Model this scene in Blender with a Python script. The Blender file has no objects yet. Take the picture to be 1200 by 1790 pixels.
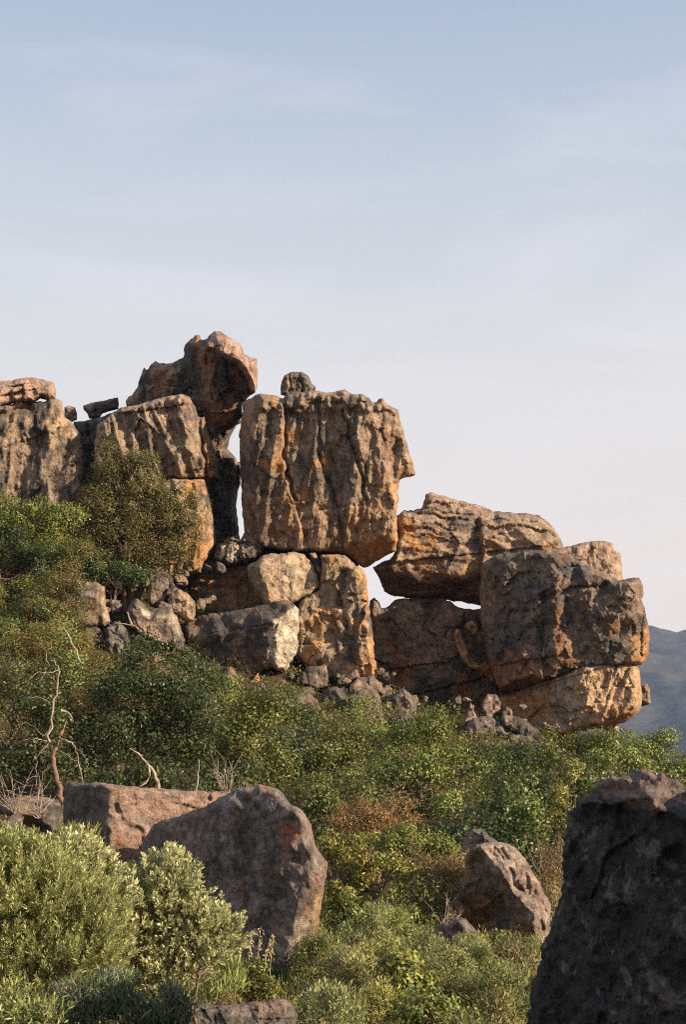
import bpy, math, random
import numpy as np
from mathutils import Vector

random.seed(7)
RNG = np.random.default_rng(7)
C = bpy.context.scene.collection
sc = bpy.context.scene

# ------------------------------------------------------------------ camera
F = 2486.0                     # focal length in pixels of the 1200 x 1790 photograph
PITCH = math.atan((1450 - 895) / F)
EYE = np.array([0.0, 0.0, 1.6])
cam_d = bpy.data.cameras.new('camera')
cam_d.sensor_fit = 'VERTICAL'
cam_d.sensor_height = 36.0
cam_d.sensor_width = 24.0
cam_d.lens = 36.0 * F / 1790.0
cam_d.clip_start = 0.1
cam_d.clip_end = 40000
cam = bpy.data.objects.new('camera', cam_d)
C.objects.link(cam)
cam.location = EYE
cam.rotation_euler = (math.pi / 2 + PITCH, 0, 0)
sc.camera = cam

# ------------------------------------------------------------------ light
SUN_EL = math.radians(21)
SUN_AZ = math.radians(115)     # clockwise from +Y: low from the right, a little behind the camera
sun_dir = np.array([math.sin(SUN_AZ) * math.cos(SUN_EL), math.cos(SUN_AZ) * math.cos(SUN_EL), math.sin(SUN_EL)])
sd = bpy.data.lights.new('sun', 'SUN')
sd.energy = 5.0
sd.angle = math.radians(0.55)
sd.color = (1.0, 0.78, 0.54)
so = bpy.data.objects.new('sun', sd)
C.objects.link(so)
so.rotation_euler = Vector(sun_dir).to_track_quat('Z', 'Y').to_euler()
so.location = (40, -10, 40)

world = bpy.data.worlds.new('World')
sc.world = world
world.use_nodes = True
nt = world.node_tree
nt.nodes.clear()


def N(tree, kind, **kw):
    n = tree.nodes.new(kind)
    for k, v in kw.items():
        if k.startswith('i_'):
            n.inputs[k[2:].replace('_', ' ')].default_value = v
        else:
            setattr(n, k, v)
    return n


sky = N(nt, 'ShaderNodeTexSky', sky_type='NISHITA', sun_disc=False, sun_elevation=SUN_EL, sun_rotation=SUN_AZ,
        altitude=600, air_density=1.0, dust_density=2.0, ozone_density=1.0)
bg1 = N(nt, 'ShaderNodeBackground', i_Strength=0.10)
nt.links.new(sky.outputs[0], bg1.inputs[0])
tc = N(nt, 'ShaderNodeTexCoord')
sep = N(nt, 'ShaderNodeSeparateXYZ')
nt.links.new(tc.outputs['Generated'], sep.inputs[0])
ramp = N(nt, 'ShaderNodeValToRGB')
ramp.color_ramp.interpolation = 'B_SPLINE'
els = ramp.color_ramp.elements
els[0].position = 0.0
els[0].color = (0.90, 0.69, 0.60, 1)
els[1].position = 0.62
els[1].color = (0.285, 0.362, 0.50, 1)
for p, c in ((0.13, (0.88, 0.715, 0.60, 1)), (0.26, (0.755, 0.69, 0.63, 1)), (0.36, (0.645, 0.645, 0.645, 1)), (0.48, (0.455, 0.52, 0.61, 1))):
    e = els.new(p)
    e.color = c
nt.links.new(sep.outputs[2], ramp.inputs[0])
mp = N(nt, 'ShaderNodeMapping')
mp.inputs['Scale'].default_value = (1.6, 1.6, 7.0)
mp.inputs['Rotation'].default_value = (0, math.radians(12), 0)
nt.links.new(tc.outputs['Generated'], mp.inputs[0])
cl = N(nt, 'ShaderNodeTexNoise', i_Scale=1.5, i_Detail=6.0, i_Roughness=0.55, i_Distortion=0.4)
nt.links.new(mp.outputs[0], cl.inputs['Vector'])
cr = N(nt, 'ShaderNodeMapRange')
cr.inputs['From Min'].default_value = 0.47
cr.inputs['From Max'].default_value = 0.74
cr.inputs['To Max'].default_value = 0.45
nt.links.new(cl.outputs['Fac'], cr.inputs[0])
mixc = N(nt, 'ShaderNodeMixRGB')
mixc.inputs[2].default_value = (0.88, 0.82, 0.83, 1)
nt.links.new(cr.outputs[0], mixc.inputs[0])
nt.links.new(ramp.outputs[0], mixc.inputs[1])
bg2 = N(nt, 'ShaderNodeBackground', i_Strength=0.60)
nt.links.new(mixc.outputs[0], bg2.inputs[0])
mixs = N(nt, 'ShaderNodeMixShader')
mixs.inputs[0].default_value = 0.85
nt.links.new(bg1.outputs[0], mixs.inputs[1])
nt.links.new(bg2.outputs[0], mixs.inputs[2])
wo = N(nt, 'ShaderNodeOutputWorld')
nt.links.new(mixs.outputs[0], wo.inputs[0])

sc.view_settings.view_transform = 'Standard'
sc.view_settings.look = 'None'
sc.view_settings.exposure = 1.03
sc.view_settings.gamma = 1.0
sc.cycles.max_bounces = 6
sc.cycles.diffuse_bounces = 3
sc.cycles.glossy_bounces = 2
sc.cycles.transmission_bounces = 3
sc.cycles.volume_bounces = 0
sc.cycles.transparent_max_bounces = 4
sc.cycles.use_denoising = False
sc.cycles.filter_width = 1.1

# ------------------------------------------------------------------ projection helpers
CP, SP = math.cos(PITCH), math.sin(PITCH)
FWD, UPV, RGT = np.array([0, CP, SP]), np.array([0, -SP, CP]), np.array([1.0, 0, 0])


def ray(px, py):
    px = np.asarray(px, float)
    py = np.asarray(py, float)
    return FWD + ((px - 600) / F)[..., None] * RGT + ((895 - py) / F)[..., None] * UPV


def P(px, py, Y):
    d = ray(px, py)
    return EYE + d * (np.asarray(Y, float) / d[..., 1])[..., None]


def mpp(Y):
    return Y / (F * CP)


# ------------------------------------------------------------------ noise
_perm = np.random.default_rng(3).permutation(256)
_perm = np.concatenate([_perm, _perm, _perm])
_gr = np.random.default_rng(4).normal(size=(256, 3))
_gr /= np.linalg.norm(_gr, axis=1)[:, None]


def perlin(x, y, z):
    x, y, z = np.broadcast_arrays(np.asarray(x, float), np.asarray(y, float), np.asarray(z, float))
    xi, yi, zi = np.floor(x).astype(int), np.floor(y).astype(int), np.floor(z).astype(int)
    xf, yf, zf = x - xi, y - yi, z - zi
    u, v, w = (t * t * t * (t * (t * 6 - 15) + 10) for t in (xf, yf, zf))
    xi &= 255
    yi &= 255
    zi &= 255

    def g(i, j, k):
        h = _perm[_perm[_perm[(xi + i) & 255] + ((yi + j) & 255)] + ((zi + k) & 255)]
        a = _gr[h]
        return a[..., 0] * (xf - i) + a[..., 1] * (yf - j) + a[..., 2] * (zf - k)
    def L(a, b, t):
        return a + (b - a) * t
    return L(L(L(g(0, 0, 0), g(1, 0, 0), u), L(g(0, 1, 0), g(1, 1, 0), u), v),
             L(L(g(0, 0, 1), g(1, 0, 1), u), L(g(0, 1, 1), g(1, 1, 1), u), v), w) * 1.5


def fbm(x, y, z, o=4, gain=0.5):
    t, a = 0, 1.0
    for i in range(o):
        t = t + a * perlin(x, y, z + 17.3 * i)
        x, y, z = x * 2.03, y * 2.03, z * 2.03
        a *= gain
    return t


def hash2(i, j, k):
    n = (i * 374761393 + j * 668265263 + k * 2147483647 // 7) & 0xffffffff
    n = ((n ^ (n >> 13)) * 1274126177) & 0xffffffff
    n = (n ^ (n >> 16)) & 0xffffffff
    return n / 4294967296.0


def worley(x, y, seed):
    xi, yi = np.floor(x).astype(np.int64), np.floor(y).astype(np.int64)
    f1 = np.full(x.shape, 9.0)
    f2 = np.full(x.shape, 9.0)
    out = [np.zeros(x.shape) for _ in range(5)]
    for a in (-1, 0, 1):
        for b in (-1, 0, 1):
            ci, cj = xi + a, yi + b
            dx = x - (ci + hash2(ci, cj, seed))
            dy = y - (cj + hash2(ci, cj, seed + 11))
            d = np.hypot(dx, dy)
            m = d < f1
            f2 = np.where(m, f1, np.minimum(f2, d))
            f1 = np.where(m, d, f1)
            for q, val in enumerate((dx, dy, hash2(ci, cj, seed + 23), hash2(ci, cj, seed + 37), hash2(ci, cj, seed + 51))):
                out[q] = np.where(m, val, out[q])
    return f1, f2, out


def facet(x, y, seed, k=0.9):
    """chipped faces that meet in sharp edges (lower envelope of tilted bowls round jittered points)"""
    xi, yi = np.floor(x).astype(np.int64), np.floor(y).astype(np.int64)
    best = np.full(x.shape, 9.0)
    for a in (-1, 0, 1):
        for b in (-1, 0, 1):
            ci, cj = xi + a, yi + b
            dx = x - (ci + 0.15 + 0.7 * hash2(ci, cj, seed))
            dy = y - (cj + 0.15 + 0.7 * hash2(ci, cj, seed + 11))
            v = 0.9 * (hash2(ci, cj, seed + 23) - 0.5) + 1.5 * ((hash2(ci, cj, seed + 37) - 0.5) * dx + (hash2(ci, cj, seed + 51) - 0.5) * dy) + k * (dx * dx + dy * dy)
            best = np.minimum(best, v)
    return best


def sstep(a, b, x):
    t = np.clip((x - a) / (b - a), 0, 1)
    return t * t * (3 - 2 * t)


# ------------------------------------------------------------------ mesh helpers
def mesh_from(name, V, faces=None, quads=None, col=None, smooth=True):
    me = bpy.data.meshes.new(name)
    V = np.asarray(V, np.float32)
    if quads is not None:
        Q = np.asarray(quads, np.int32)
        k = Q.shape[1]
        me.vertices.add(len(V))
        me.vertices.foreach_set('co', V.ravel())
        me.loops.add(Q.size)
        me.loops.foreach_set('vertex_index', Q.ravel())
        me.polygons.add(len(Q))
        me.polygons.foreach_set('loop_start', np.arange(0, Q.size, k, dtype=np.int32))
        me.polygons.foreach_set('loop_total', np.full(len(Q), k, np.int32))
        me.update(calc_edges=True)
    else:
        me.from_pydata([tuple(v) for v in V], [], faces)
    if smooth:
        me.polygons.foreach_set('use_smooth', np.ones(len(me.polygons), bool))
    if col is not None:
        a = me.attributes.new('Pigment', 'FLOAT_COLOR', 'POINT')
        c4 = np.ones((len(V), 4), np.float32)
        c4[:, :3] = col
        a.data.foreach_set('color', c4.ravel())
    return me


def obj(name, me, mat=None, parent=None, loc=None):
    o = bpy.data.objects.new(name, me)
    C.objects.link(o)
    if mat is not None and len(me.materials) == 0:
        me.materials.append(mat)
    if parent is not None:
        o.parent = parent
    if loc is not None:
        o.location = loc
    return o


def tag(o, label=None, cat=None, group=None, kind=None):
    if label:
        o['label'] = label
    if cat:
        o['category'] = cat
    if group:
        o['group'] = group
    if kind:
        o['kind'] = kind
    return o


def empty(name, loc, label, cat, group=None):
    o = bpy.data.objects.new(name, None)
    C.objects.link(o)
    o.location = loc
    o.empty_display_size = 0.2
    return tag(o, label, cat, group)


# ------------------------------------------------------------------ materials
def rock_material(name, f, bump, lichen=0.55, edge=0.70):
    m = bpy.data.materials.new(name)
    m.use_nodes = True
    t = m.node_tree
    t.nodes.clear()
    out = N(t, 'ShaderNodeOutputMaterial')
    b = N(t, 'ShaderNodeBsdfPrincipled')
    b.inputs['Roughness'].default_value = 0.88
    b.inputs['Specular IOR Level'].default_value = 0.25
    at = N(t, 'ShaderNodeAttribute', attribute_name='Pigment')
    co = N(t, 'ShaderNodeTexCoord')
    n1 = N(t, 'ShaderNodeTexNoise', i_Scale=3.2 * f, i_Detail=8.0, i_Roughness=0.68)
    n2 = N(t, 'ShaderNodeTexNoise', i_Scale=14.0 * f, i_Detail=5.0, i_Roughness=0.7)
    n3 = N(t, 'ShaderNodeTexNoise', i_Scale=1.1 * f, i_Detail=7.0, i_Roughness=0.62, i_Distortion=0.6)
    for n in (n1, n2, n3):
        t.links.new(co.outputs['Object'], n.inputs['Vector'])
    # mottling
    r1 = N(t, 'ShaderNodeMapRange')
    r1.inputs['From Min'].default_value = 0.3
    r1.inputs['From Max'].default_value = 0.7
    r1.inputs['To Min'].default_value = 0.34
    r1.inputs['To Max'].default_value = 1.66
    t.links.new(n1.outputs['Fac'], r1.inputs[0])
    r2 = N(t, 'ShaderNodeMapRange')
    r2.inputs['From Min'].default_value = 0.3
    r2.inputs['From Max'].default_value = 0.7
    r2.inputs['To Min'].default_value = 0.6
    r2.inputs['To Max'].default_value = 1.4
    t.links.new(n2.outputs['Fac'], r2.inputs[0])
    mul = N(t, 'ShaderNodeMath', operation='MULTIPLY')
    t.links.new(r1.outputs[0], mul.inputs[0])
    t.links.new(r2.outputs[0], mul.inputs[1])
    vm = N(t, 'ShaderNodeVectorMath', operation='SCALE')
    t.links.new(at.outputs['Color'], vm.inputs[0])
    t.links.new(mul.outputs[0], vm.inputs['Scale'])
    n4 = N(t, 'ShaderNodeTexNoise', i_Scale=48.0 * f, i_Detail=3.0, i_Roughness=0.7)
    t.links.new(co.outputs['Object'], n4.inputs['Vector'])
    r4 = N(t, 'ShaderNodeMapRange')
    r4.inputs['From Min'].default_value = 0.3
    r4.inputs['From Max'].default_value = 0.7
    r4.inputs['To Min'].default_value = 0.62
    r4.inputs['To Max'].default_value = 1.38
    t.links.new(n4.outputs['Fac'], r4.inputs[0])
    vm4 = N(t, 'ShaderNodeVectorMath', operation='SCALE')
    t.links.new(vm.outputs[0], vm4.inputs[0])
    t.links.new(r4.outputs[0], vm4.inputs['Scale'])
    vm = vm4
    # pale lichen crust
    l1 = N(t, 'ShaderNodeMapRange')
    l1.inputs['From Min'].default_value = 0.58
    l1.inputs['From Max'].default_value = edge
    l1.inputs['To Max'].default_value = lichen
    t.links.new(n3.outputs['Fac'], l1.inputs[0])
    l2 = N(t, 'ShaderNodeMath', operation='MULTIPLY')
    t.links.new(l1.outputs[0], l2.inputs[0])
    t.links.new(n2.outputs['Fac'], l2.inputs[1])
    mx = N(t, 'ShaderNodeMixRGB')
    mx.inputs[2].default_value = (0.36, 0.335, 0.30, 1)
    t.links.new(l2.outputs[0], mx.inputs[0])
    t.links.new(vm.outputs[0], mx.inputs[1])
    t.links.new(mx.outputs[0], b.inputs['Base Color'])
    # relief
    ad = N(t, 'ShaderNodeMath', operation='MULTIPLY_ADD')
    ad.inputs[1].default_value = 0.9
    t.links.new(n2.outputs['Fac'], ad.inputs[0])
    t.links.new(n1.outputs['Fac'], ad.inputs[2])
    bp = N(t, 'ShaderNodeBump', i_Strength=1.0, i_Distance=bump)
    t.links.new(ad.outputs[0], bp.inputs['Height'])
    t.links.new(bp.outputs[0], b.inputs['Normal'])
    t.links.new(b.outputs[0], out.inputs[0])
    return m


M_ROCK = rock_material('weathered_sandstone', 1.0, 0.13)
M_ROCK_MID = rock_material('weathered_sandstone_middle', 2.6, 0.085, 1.0, 0.645)
M_ROCK_NEAR = rock_material('weathered_sandstone_near', 5.0, 0.055, 1.0, 0.64)


def leaf_material(name, rough=0.42, trans=0.30, spec=0.32):
    m = bpy.data.materials.new(name)
    m.use_nodes = True
    t = m.node_tree
    t.nodes.clear()
    out = N(t, 'ShaderNodeOutputMaterial')
    at = N(t, 'ShaderNodeAttribute', attribute_name='Pigment')
    b = N(t, 'ShaderNodeBsdfPrincipled')
    b.inputs['Roughness'].default_value = rough
    b.inputs['Specular IOR Level'].default_value = spec
    tr = N(t, 'ShaderNodeBsdfTranslucent')
    mx = N(t, 'ShaderNodeMixShader')
    mx.inputs[0].default_value = trans
    ge = N(t, 'ShaderNodeNewGeometry')
    hs = N(t, 'ShaderNodeHueSaturation', i_Saturation=1.0)
    rr = N(t, 'ShaderNodeMapRange')
    rr.inputs['To Min'].default_value = 0.65
    rr.inputs['To Max'].default_value = 1.4
    t.links.new(ge.outputs['Random Per Island'], rr.inputs[0])
    t.links.new(rr.outputs[0], hs.inputs['Value'])
    t.links.new(at.outputs['Color'], hs.inputs['Color'])
    t.links.new(hs.outputs[0], b.inputs['Base Color'])
    t.links.new(hs.outputs[0], tr.inputs['Color'])
    t.links.new(b.outputs[0], mx.inputs[1])
    t.links.new(tr.outputs[0], mx.inputs[2])
    t.links.new(mx.outputs[0], out.inputs[0])
    return m


M_LEAF = leaf_material('waxy_leaf')
M_SILVER = leaf_material('silvery_leaf', 0.5, 0.3, 0.4)
M_GRASS = leaf_material('grass_blade', 0.7, 0.4, 0.2)


def bark_material(name, c1, c2, scale):
    m = bpy.data.materials.new(name)
    m.use_nodes = True
    t = m.node_tree
    b = t.nodes['Principled BSDF']
    b.inputs['Roughness'].default_value = 0.85
    co = N(t, 'ShaderNodeTexCoord')
    n = N(t, 'ShaderNodeTexNoise', i_Scale=scale, i_Detail=6.0)
    t.links.new(co.outputs['Object'], n.inputs['Vector'])
    r = N(t, 'ShaderNodeValToRGB')
    r.color_ramp.elements[0].position = 0.3
    r.color_ramp.elements[0].color = (*c1, 1)
    r.color_ramp.elements[1].position = 0.7
    r.color_ramp.elements[1].color = (*c2, 1)
    t.links.new(n.outputs['Fac'], r.inputs[0])
    t.links.new(r.outputs[0], b.inputs['Base Color'])
    bp = N(t, 'ShaderNodeBump', i_Strength=0.6, i_Distance=0.02)
    t.links.new(n.outputs['Fac'], bp.inputs['Height'])
    t.links.new(bp.outputs[0], b.inputs['Normal'])
    return m


M_BARK = bark_material('brown_bark', (0.05, 0.035, 0.025), (0.17, 0.11, 0.075), 12)
M_REDBARK = bark_material('reddish_bark', (0.10, 0.062, 0.042), (0.235, 0.145, 0.095), 14)
M_DEAD = bark_material('bleached_wood', (0.17, 0.13, 0.10), (0.40, 0.33, 0.26), 10)
M_STRAW = bark_material('dry_straw', (0.38, 0.29, 0.16), (0.60, 0.50, 0.32), 20)


def soil_material():
    m = bpy.data.materials.new('ochre_soil')
    m.use_nodes = True
    t = m.node_tree
    b = t.nodes['Principled BSDF']
    b.inputs['Roughness'].default_value = 0.95
    b.inputs['Specular IOR Level'].default_value = 0.1
    co = N(t, 'ShaderNodeTexCoord')
    n = N(t, 'ShaderNodeTexNoise', i_Scale=0.9, i_Detail=10.0, i_Roughness=0.65)
    n2 = N(t, 'ShaderNodeTexNoise', i_Scale=9.0, i_Detail=8.0, i_Roughness=0.7)
    t.links.new(co.outputs['Object'], n.inputs['Vector'])
    t.links.new(co.outputs['Object'], n2.inputs['Vector'])
    r = N(t, 'ShaderNodeValToRGB')
    r.color_ramp.elements[0].position = 0.35
    r.color_ramp.elements[0].color = (0.05, 0.042, 0.026, 1)
    r.color_ramp.elements[1].position = 0.68
    r.color_ramp.elements[1].color = (0.19, 0.125, 0.075, 1)
    t.links.new(n.outputs['Fac'], r.inputs[0])
    mx = N(t, 'ShaderNodeMixRGB', blend_type='MULTIPLY')
    mx.inputs[0].default_value = 0.7
    t.links.new(r.outputs[0], mx.inputs[1])
    t.links.new(n2.outputs['Fac'], mx.inputs[2])
    t.links.new(mx.outputs[0], b.inputs['Base Color'])
    bp = N(t, 'ShaderNodeBump', i_Strength=0.9, i_Distance=0.15)
    t.links.new(n2.outputs['Fac'], bp.inputs['Height'])
    t.links.new(bp.outputs[0], b.inputs['Normal'])
    return m


M_SOIL = soil_material()

# ------------------------------------------------------------------ ground
TY = np.array([4, 8, 12, 18, 24, 30, 36, 44, 52, 58, 64.0])
TPX = np.array([-600, -300, 0, 200, 400, 600, 800, 1000, 1200, 1500, 2000.0])
TPY = np.array([
    [2450, 1950, 1770, 1650, 1560, 1470, 1370, 1180, 1000, 930, 880],
    [2450, 1955, 1780, 1660, 1570, 1480, 1385, 1190, 1015, 945, 890],
    [2450, 1960, 1790, 1680, 1590, 1500, 1410, 1215, 1045, 960, 880],
    [2450, 1960, 1830, 1715, 1615, 1515, 1430, 1265, 1095, 985, 905],
    [2450, 1960, 1845, 1735, 1640, 1530, 1440, 1320, 1190, 1040, 965],
    [2450, 1960, 1845, 1735, 1645, 1540, 1450, 1330, 1235, 1185, 1160],
    [2450, 1960, 1850, 1740, 1650, 1545, 1460, 1360, 1285, 1250, 1235],
    [2450, 1960, 1850, 1740, 1655, 1560, 1480, 1390, 1325, 1295, 1290],
    [2450, 1965, 1810, 1715, 1650, 1575, 1500, 1425, 1375, 1355, 1350],
    [2450, 1965, 1815, 1720, 1660, 1590, 1520, 1450, 1405, 1390, 1385],
    [2450, 1970, 1820, 1730, 1670, 1600, 1535, 1470, 1430, 1415, 1410]])
TZ = np.array([[P(TPX[i], TPY[i, j], TY[j])[2] for j in range(len(TY))] for i in range(len(TPX))])


def zg(X, Y):
    X = np.asarray(X, float)
    Y = np.asarray(Y, float)
    X, Y = np.broadcast_arrays(X, Y)
    Yc = np.clip(Y, TY[0], TY[-1])
    px = np.clip(600 + X / np.maximum(Yc, 3) * F * CP * 0.99, TPX[0], TPX[-1])
    i = np.clip(np.searchsorted(TPX, px) - 1, 0, len(TPX) - 2)
    j = np.clip(np.searchsorted(TY, Yc) - 1, 0, len(TY) - 2)
    a = (px - TPX[i]) / (TPX[i + 1] - TPX[i])
    a = a * a * (3 - 2 * a)
    b = (Yc - TY[j]) / (TY[j + 1] - TY[j])
    z = (TZ[i, j] * (1 - a) * (1 - b) + TZ[i + 1, j] * a * (1 - b) + TZ[i, j + 1] * (1 - a) * b + TZ[i + 1, j + 1] * a * b)
    z = np.where(Y < TY[0], np.interp(Y, [-30, 4], [0, 0]) + (z - 0) * np.clip(Y / 4, 0, 1), z)
    far = np.interp(Y, [64, 72, 90, 130, 250, 600, 1500, 30000], [0, 2, 9, 22, 45, 85, 110, 110])
    blend = np.interp(Y, [64, 700], [1, 0])
    z = z * blend - far
    z = z + 0.18 * fbm(X / 3.1, Y / 3.1, 5.0, 4)
    return z


def axis(stops):
    out = []
    for a, b, st in stops:
        out.append(np.arange(a, b, st))
    return np.concatenate(out + [[stops[-1][1]]])


gx = axis([(-9000, -1000, 1000), (-1000, -120, 80), (-120, -24, 6), (-24, 24, 0.5), (24, 120, 6), (120, 1000, 80), (1000, 9000, 1000)])
gy = axis([(-400, -40, 60), (-40, 4, 4), (4, 70, 0.5), (70, 130, 4), (130, 600, 30), (600, 3000, 200), (3000, 14000, 1000)])
GX, GY = np.meshgrid(gx, gy)
GZ = zg(GX, GY)
nx, ny = len(gx), len(gy)
idx = np.arange(nx * ny).reshape(ny, nx)
q = np.stack([idx[:-1, :-1], idx[:-1, 1:], idx[1:, 1:], idx[1:, :-1]], -1).reshape(-1, 4)
tag(obj('ground', mesh_from('ground', np.stack([GX, GY, GZ], -1).reshape(-1, 3), quads=q), M_SOIL), kind='structure')

# far mountain range across the valley
mx_ = np.linspace(-1500, 1800, 230)
my_ = np.linspace(1500, 3100, 120)
MX, MY = np.meshgrid(mx_, my_)
rid_px = np.array([-3000, -1000, 0, 600, 1000, 1080, 1130, 1150, 1168, 1185, 1200, 1260, 1400, 1700, 2500, 4000.])
rid_py = np.array([1200, 1170, 1150, 1130, 1102, 1094, 1090, 1098, 1105, 1101, 1101, 1085, 1065, 1050, 1080, 1150.])
crest = P(600 + 0 * mx_, np.interp(600 + mx_ / 2500 * F * CP, rid_px, rid_py), 2500.)[:, 2]
tt = np.clip((MY - 1500) / 1000, 0, None)
prof = np.where(tt <= 1, tt ** 1.15, np.clip(1 - (tt - 1) * 1.3, 0, 1))
base_z = -115
spur = fbm(MX / 260, MY / 420, 2.0, 5)
MZ = base_z + (crest[None, :] - base_z) * prof + spur * 90 * np.clip(4 * prof * (1.0 - prof) + 0.02, 0, 1) + 6 * fbm(MX / 30, MY / 60, 9., 3) * prof
idx = np.arange(MX.size).reshape(MX.shape)
q = np.stack([idx[:-1, :-1], idx[:-1, 1:], idx[1:, 1:], idx[1:, :-1]], -1).reshape(-1, 4)
mm = bpy.data.materials.new('mountain_scrub')
mm.use_nodes = True
t = mm.node_tree
b = t.nodes['Principled BSDF']
b.inputs['Roughness'].default_value = 1.0
b.inputs['Specular IOR Level'].default_value = 0.0
co = N(t, 'ShaderNodeTexCoord')
n = N(t, 'ShaderNodeTexNoise', i_Scale=0.011, i_Detail=10.0, i_Roughness=0.72, i_Distortion=0.8)
t.links.new(co.outputs['Object'], n.inputs['Vector'])
r = N(t, 'ShaderNodeValToRGB')
r.color_ramp.elements[0].position = 0.38
r.color_ramp.elements[0].color = (0.010, 0.016, 0.015, 1)
r.color_ramp.elements[1].position = 0.66
r.color_ramp.elements[1].color = (0.095, 0.085, 0.068, 1)
t.links.new(n.outputs['Fac'], r.inputs[0])
t.links.new(r.outputs[0], b.inputs['Base Color'])
tag(obj('mountain', mesh_from('mountain', np.stack([MX, MY, MZ], -1).reshape(-1, 3), quads=q), mm), kind='structure')

# haze over the valley
HAZE = 0.000115
bx0, bx1, by0, by1, bz0, bz1 = -9500, 9500, -450, 14500, -140, 420
Vh = [(x, y, z) for x in (bx0, bx1) for y in (by0, by1) for z in (bz0, bz1)]
Fh = [(0, 1, 3, 2), (4, 6, 7, 5), (0, 4, 5, 1), (2, 3, 7, 6), (0, 2, 6, 4), (1, 5, 7, 3)]
hm = bpy.data.materials.new('valley_haze')
hm.use_nodes = True
hm.node_tree.nodes.clear()
ho = N(hm.node_tree, 'ShaderNodeOutputMaterial')
hv = N(hm.node_tree, 'ShaderNodeVolumePrincipled')
hv.inputs['Density'].default_value = HAZE
hv.inputs['Color'].default_value = (0.42, 0.61, 1.0, 1)
hm.node_tree.links.new(hv.outputs[0], ho.inputs['Volume'])
hz = obj('haze', mesh_from('haze', Vh, faces=Fh, smooth=False), hm)
tag(hz, kind='stuff')

# ------------------------------------------------------------------ rocks
GREY = np.array((0.138, 0.118, 0.101))
DARK = np.array((0.082, 0.073, 0.066))
BROWN = np.array((0.275, 0.205, 0.152))
TAN = np.array((0.37, 0.27, 0.185))
OCHRE = np.array((0.42, 0.235, 0.108))
RUST = np.array((0.27, 0.135, 0.075))
PINK = np.array((0.39, 0.265, 0.21))
PALE = np.array((0.50, 0.41, 0.315))
BONE = np.array((0.56, 0.48, 0.38))


def ragged(poly, amp, seed, step=3.0):
    poly = np.asarray(poly, float)
    pts = []
    for a, b in zip(poly, np.roll(poly, -1, 0)):
        L = np.hypot(*(b - a))
        n = max(1, int(L / step))
        for k in range(n):
            pts.append(a + (b - a) * k / n)
    pts = np.array(pts)
    nb = np.roll(pts, -1, 0) - np.roll(pts, 1, 0)
    nb /= np.linalg.norm(nb, axis=1)[:, None] + 1e-9
    d = amp * (fbm(pts[:, 0] / 14, pts[:, 1] / 14, seed * 1.7, 4, 0.6))
    return pts + np.stack([nb[:, 1], -nb[:, 0]], 1) * d[:, None]


def inside_dist(X, Y, poly):
    """even-odd inside test, distance to the outline and nearest outline point"""
    n = X.size
    xs, ys = X.ravel(), Y.ravel()
    ins = np.zeros(n, bool)
    best = np.full(n, 1e18)
    nxp, nyp = np.zeros(n), np.zeros(n)
    for (ax, ay), (bx, by) in zip(poly, np.roll(poly, -1, 0)):
        if ay != by:
            c = ((ay > ys) != (by > ys)) & (xs < (bx - ax) * (ys - ay) / (by - ay) + ax)
            ins ^= c
        dx, dy = bx - ax, by - ay
        L = dx * dx + dy * dy + 1e-12
        tt = np.clip(((xs - ax) * dx + (ys - ay) * dy) / L, 0, 1)
        qx, qy = ax + tt * dx, ay + tt * dy
        d = (xs - qx) ** 2 + (ys - qy) ** 2
        m = d < best
        best[m] = d[m]
        nxp[m] = qx[m]
        nyp[m] = qy[m]
    return ins.reshape(X.shape), np.sqrt(best).reshape(X.shape), nxp.reshape(X.shape), nyp.reshape(X.shape)


def pol(X, Y, poly):
    """signed distance to a polygon, positive inside"""
    i, d, _, _ = inside_dist(X, Y, np.asarray(poly, float))
    return np.where(i, d, -d)


def side(X, Y, p, q):
    """signed distance to the line p-q; going down the picture, positive lies to the right"""
    dx, dy = q[0] - p[0], q[1] - p[1]
    return ((X - p[0]) * dy - (Y - p[1]) * dx) / math.hypot(dx, dy)


def smin(a, b, k):
    h = np.clip(0.5 + 0.5 * (b - a) / k, 0, 1)
    return b * (1 - h) + a * h - k * h * (1 - h)


def line_d(X, Y, pts):
    d = np.full(X.shape, 1e9)
    for (ax, ay), (bx, by) in zip(pts[:-1], pts[1:]):
        dx, dy = bx - ax, by - ay
        tt = np.clip(((X - ax) * dx + (Y - ay) * dy) / (dx * dx + dy * dy + 1e-9), 0, 1)
        d = np.minimum(d, np.hypot(X - ax - tt * dx, Y - ay - tt * dy))
    return d


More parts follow.
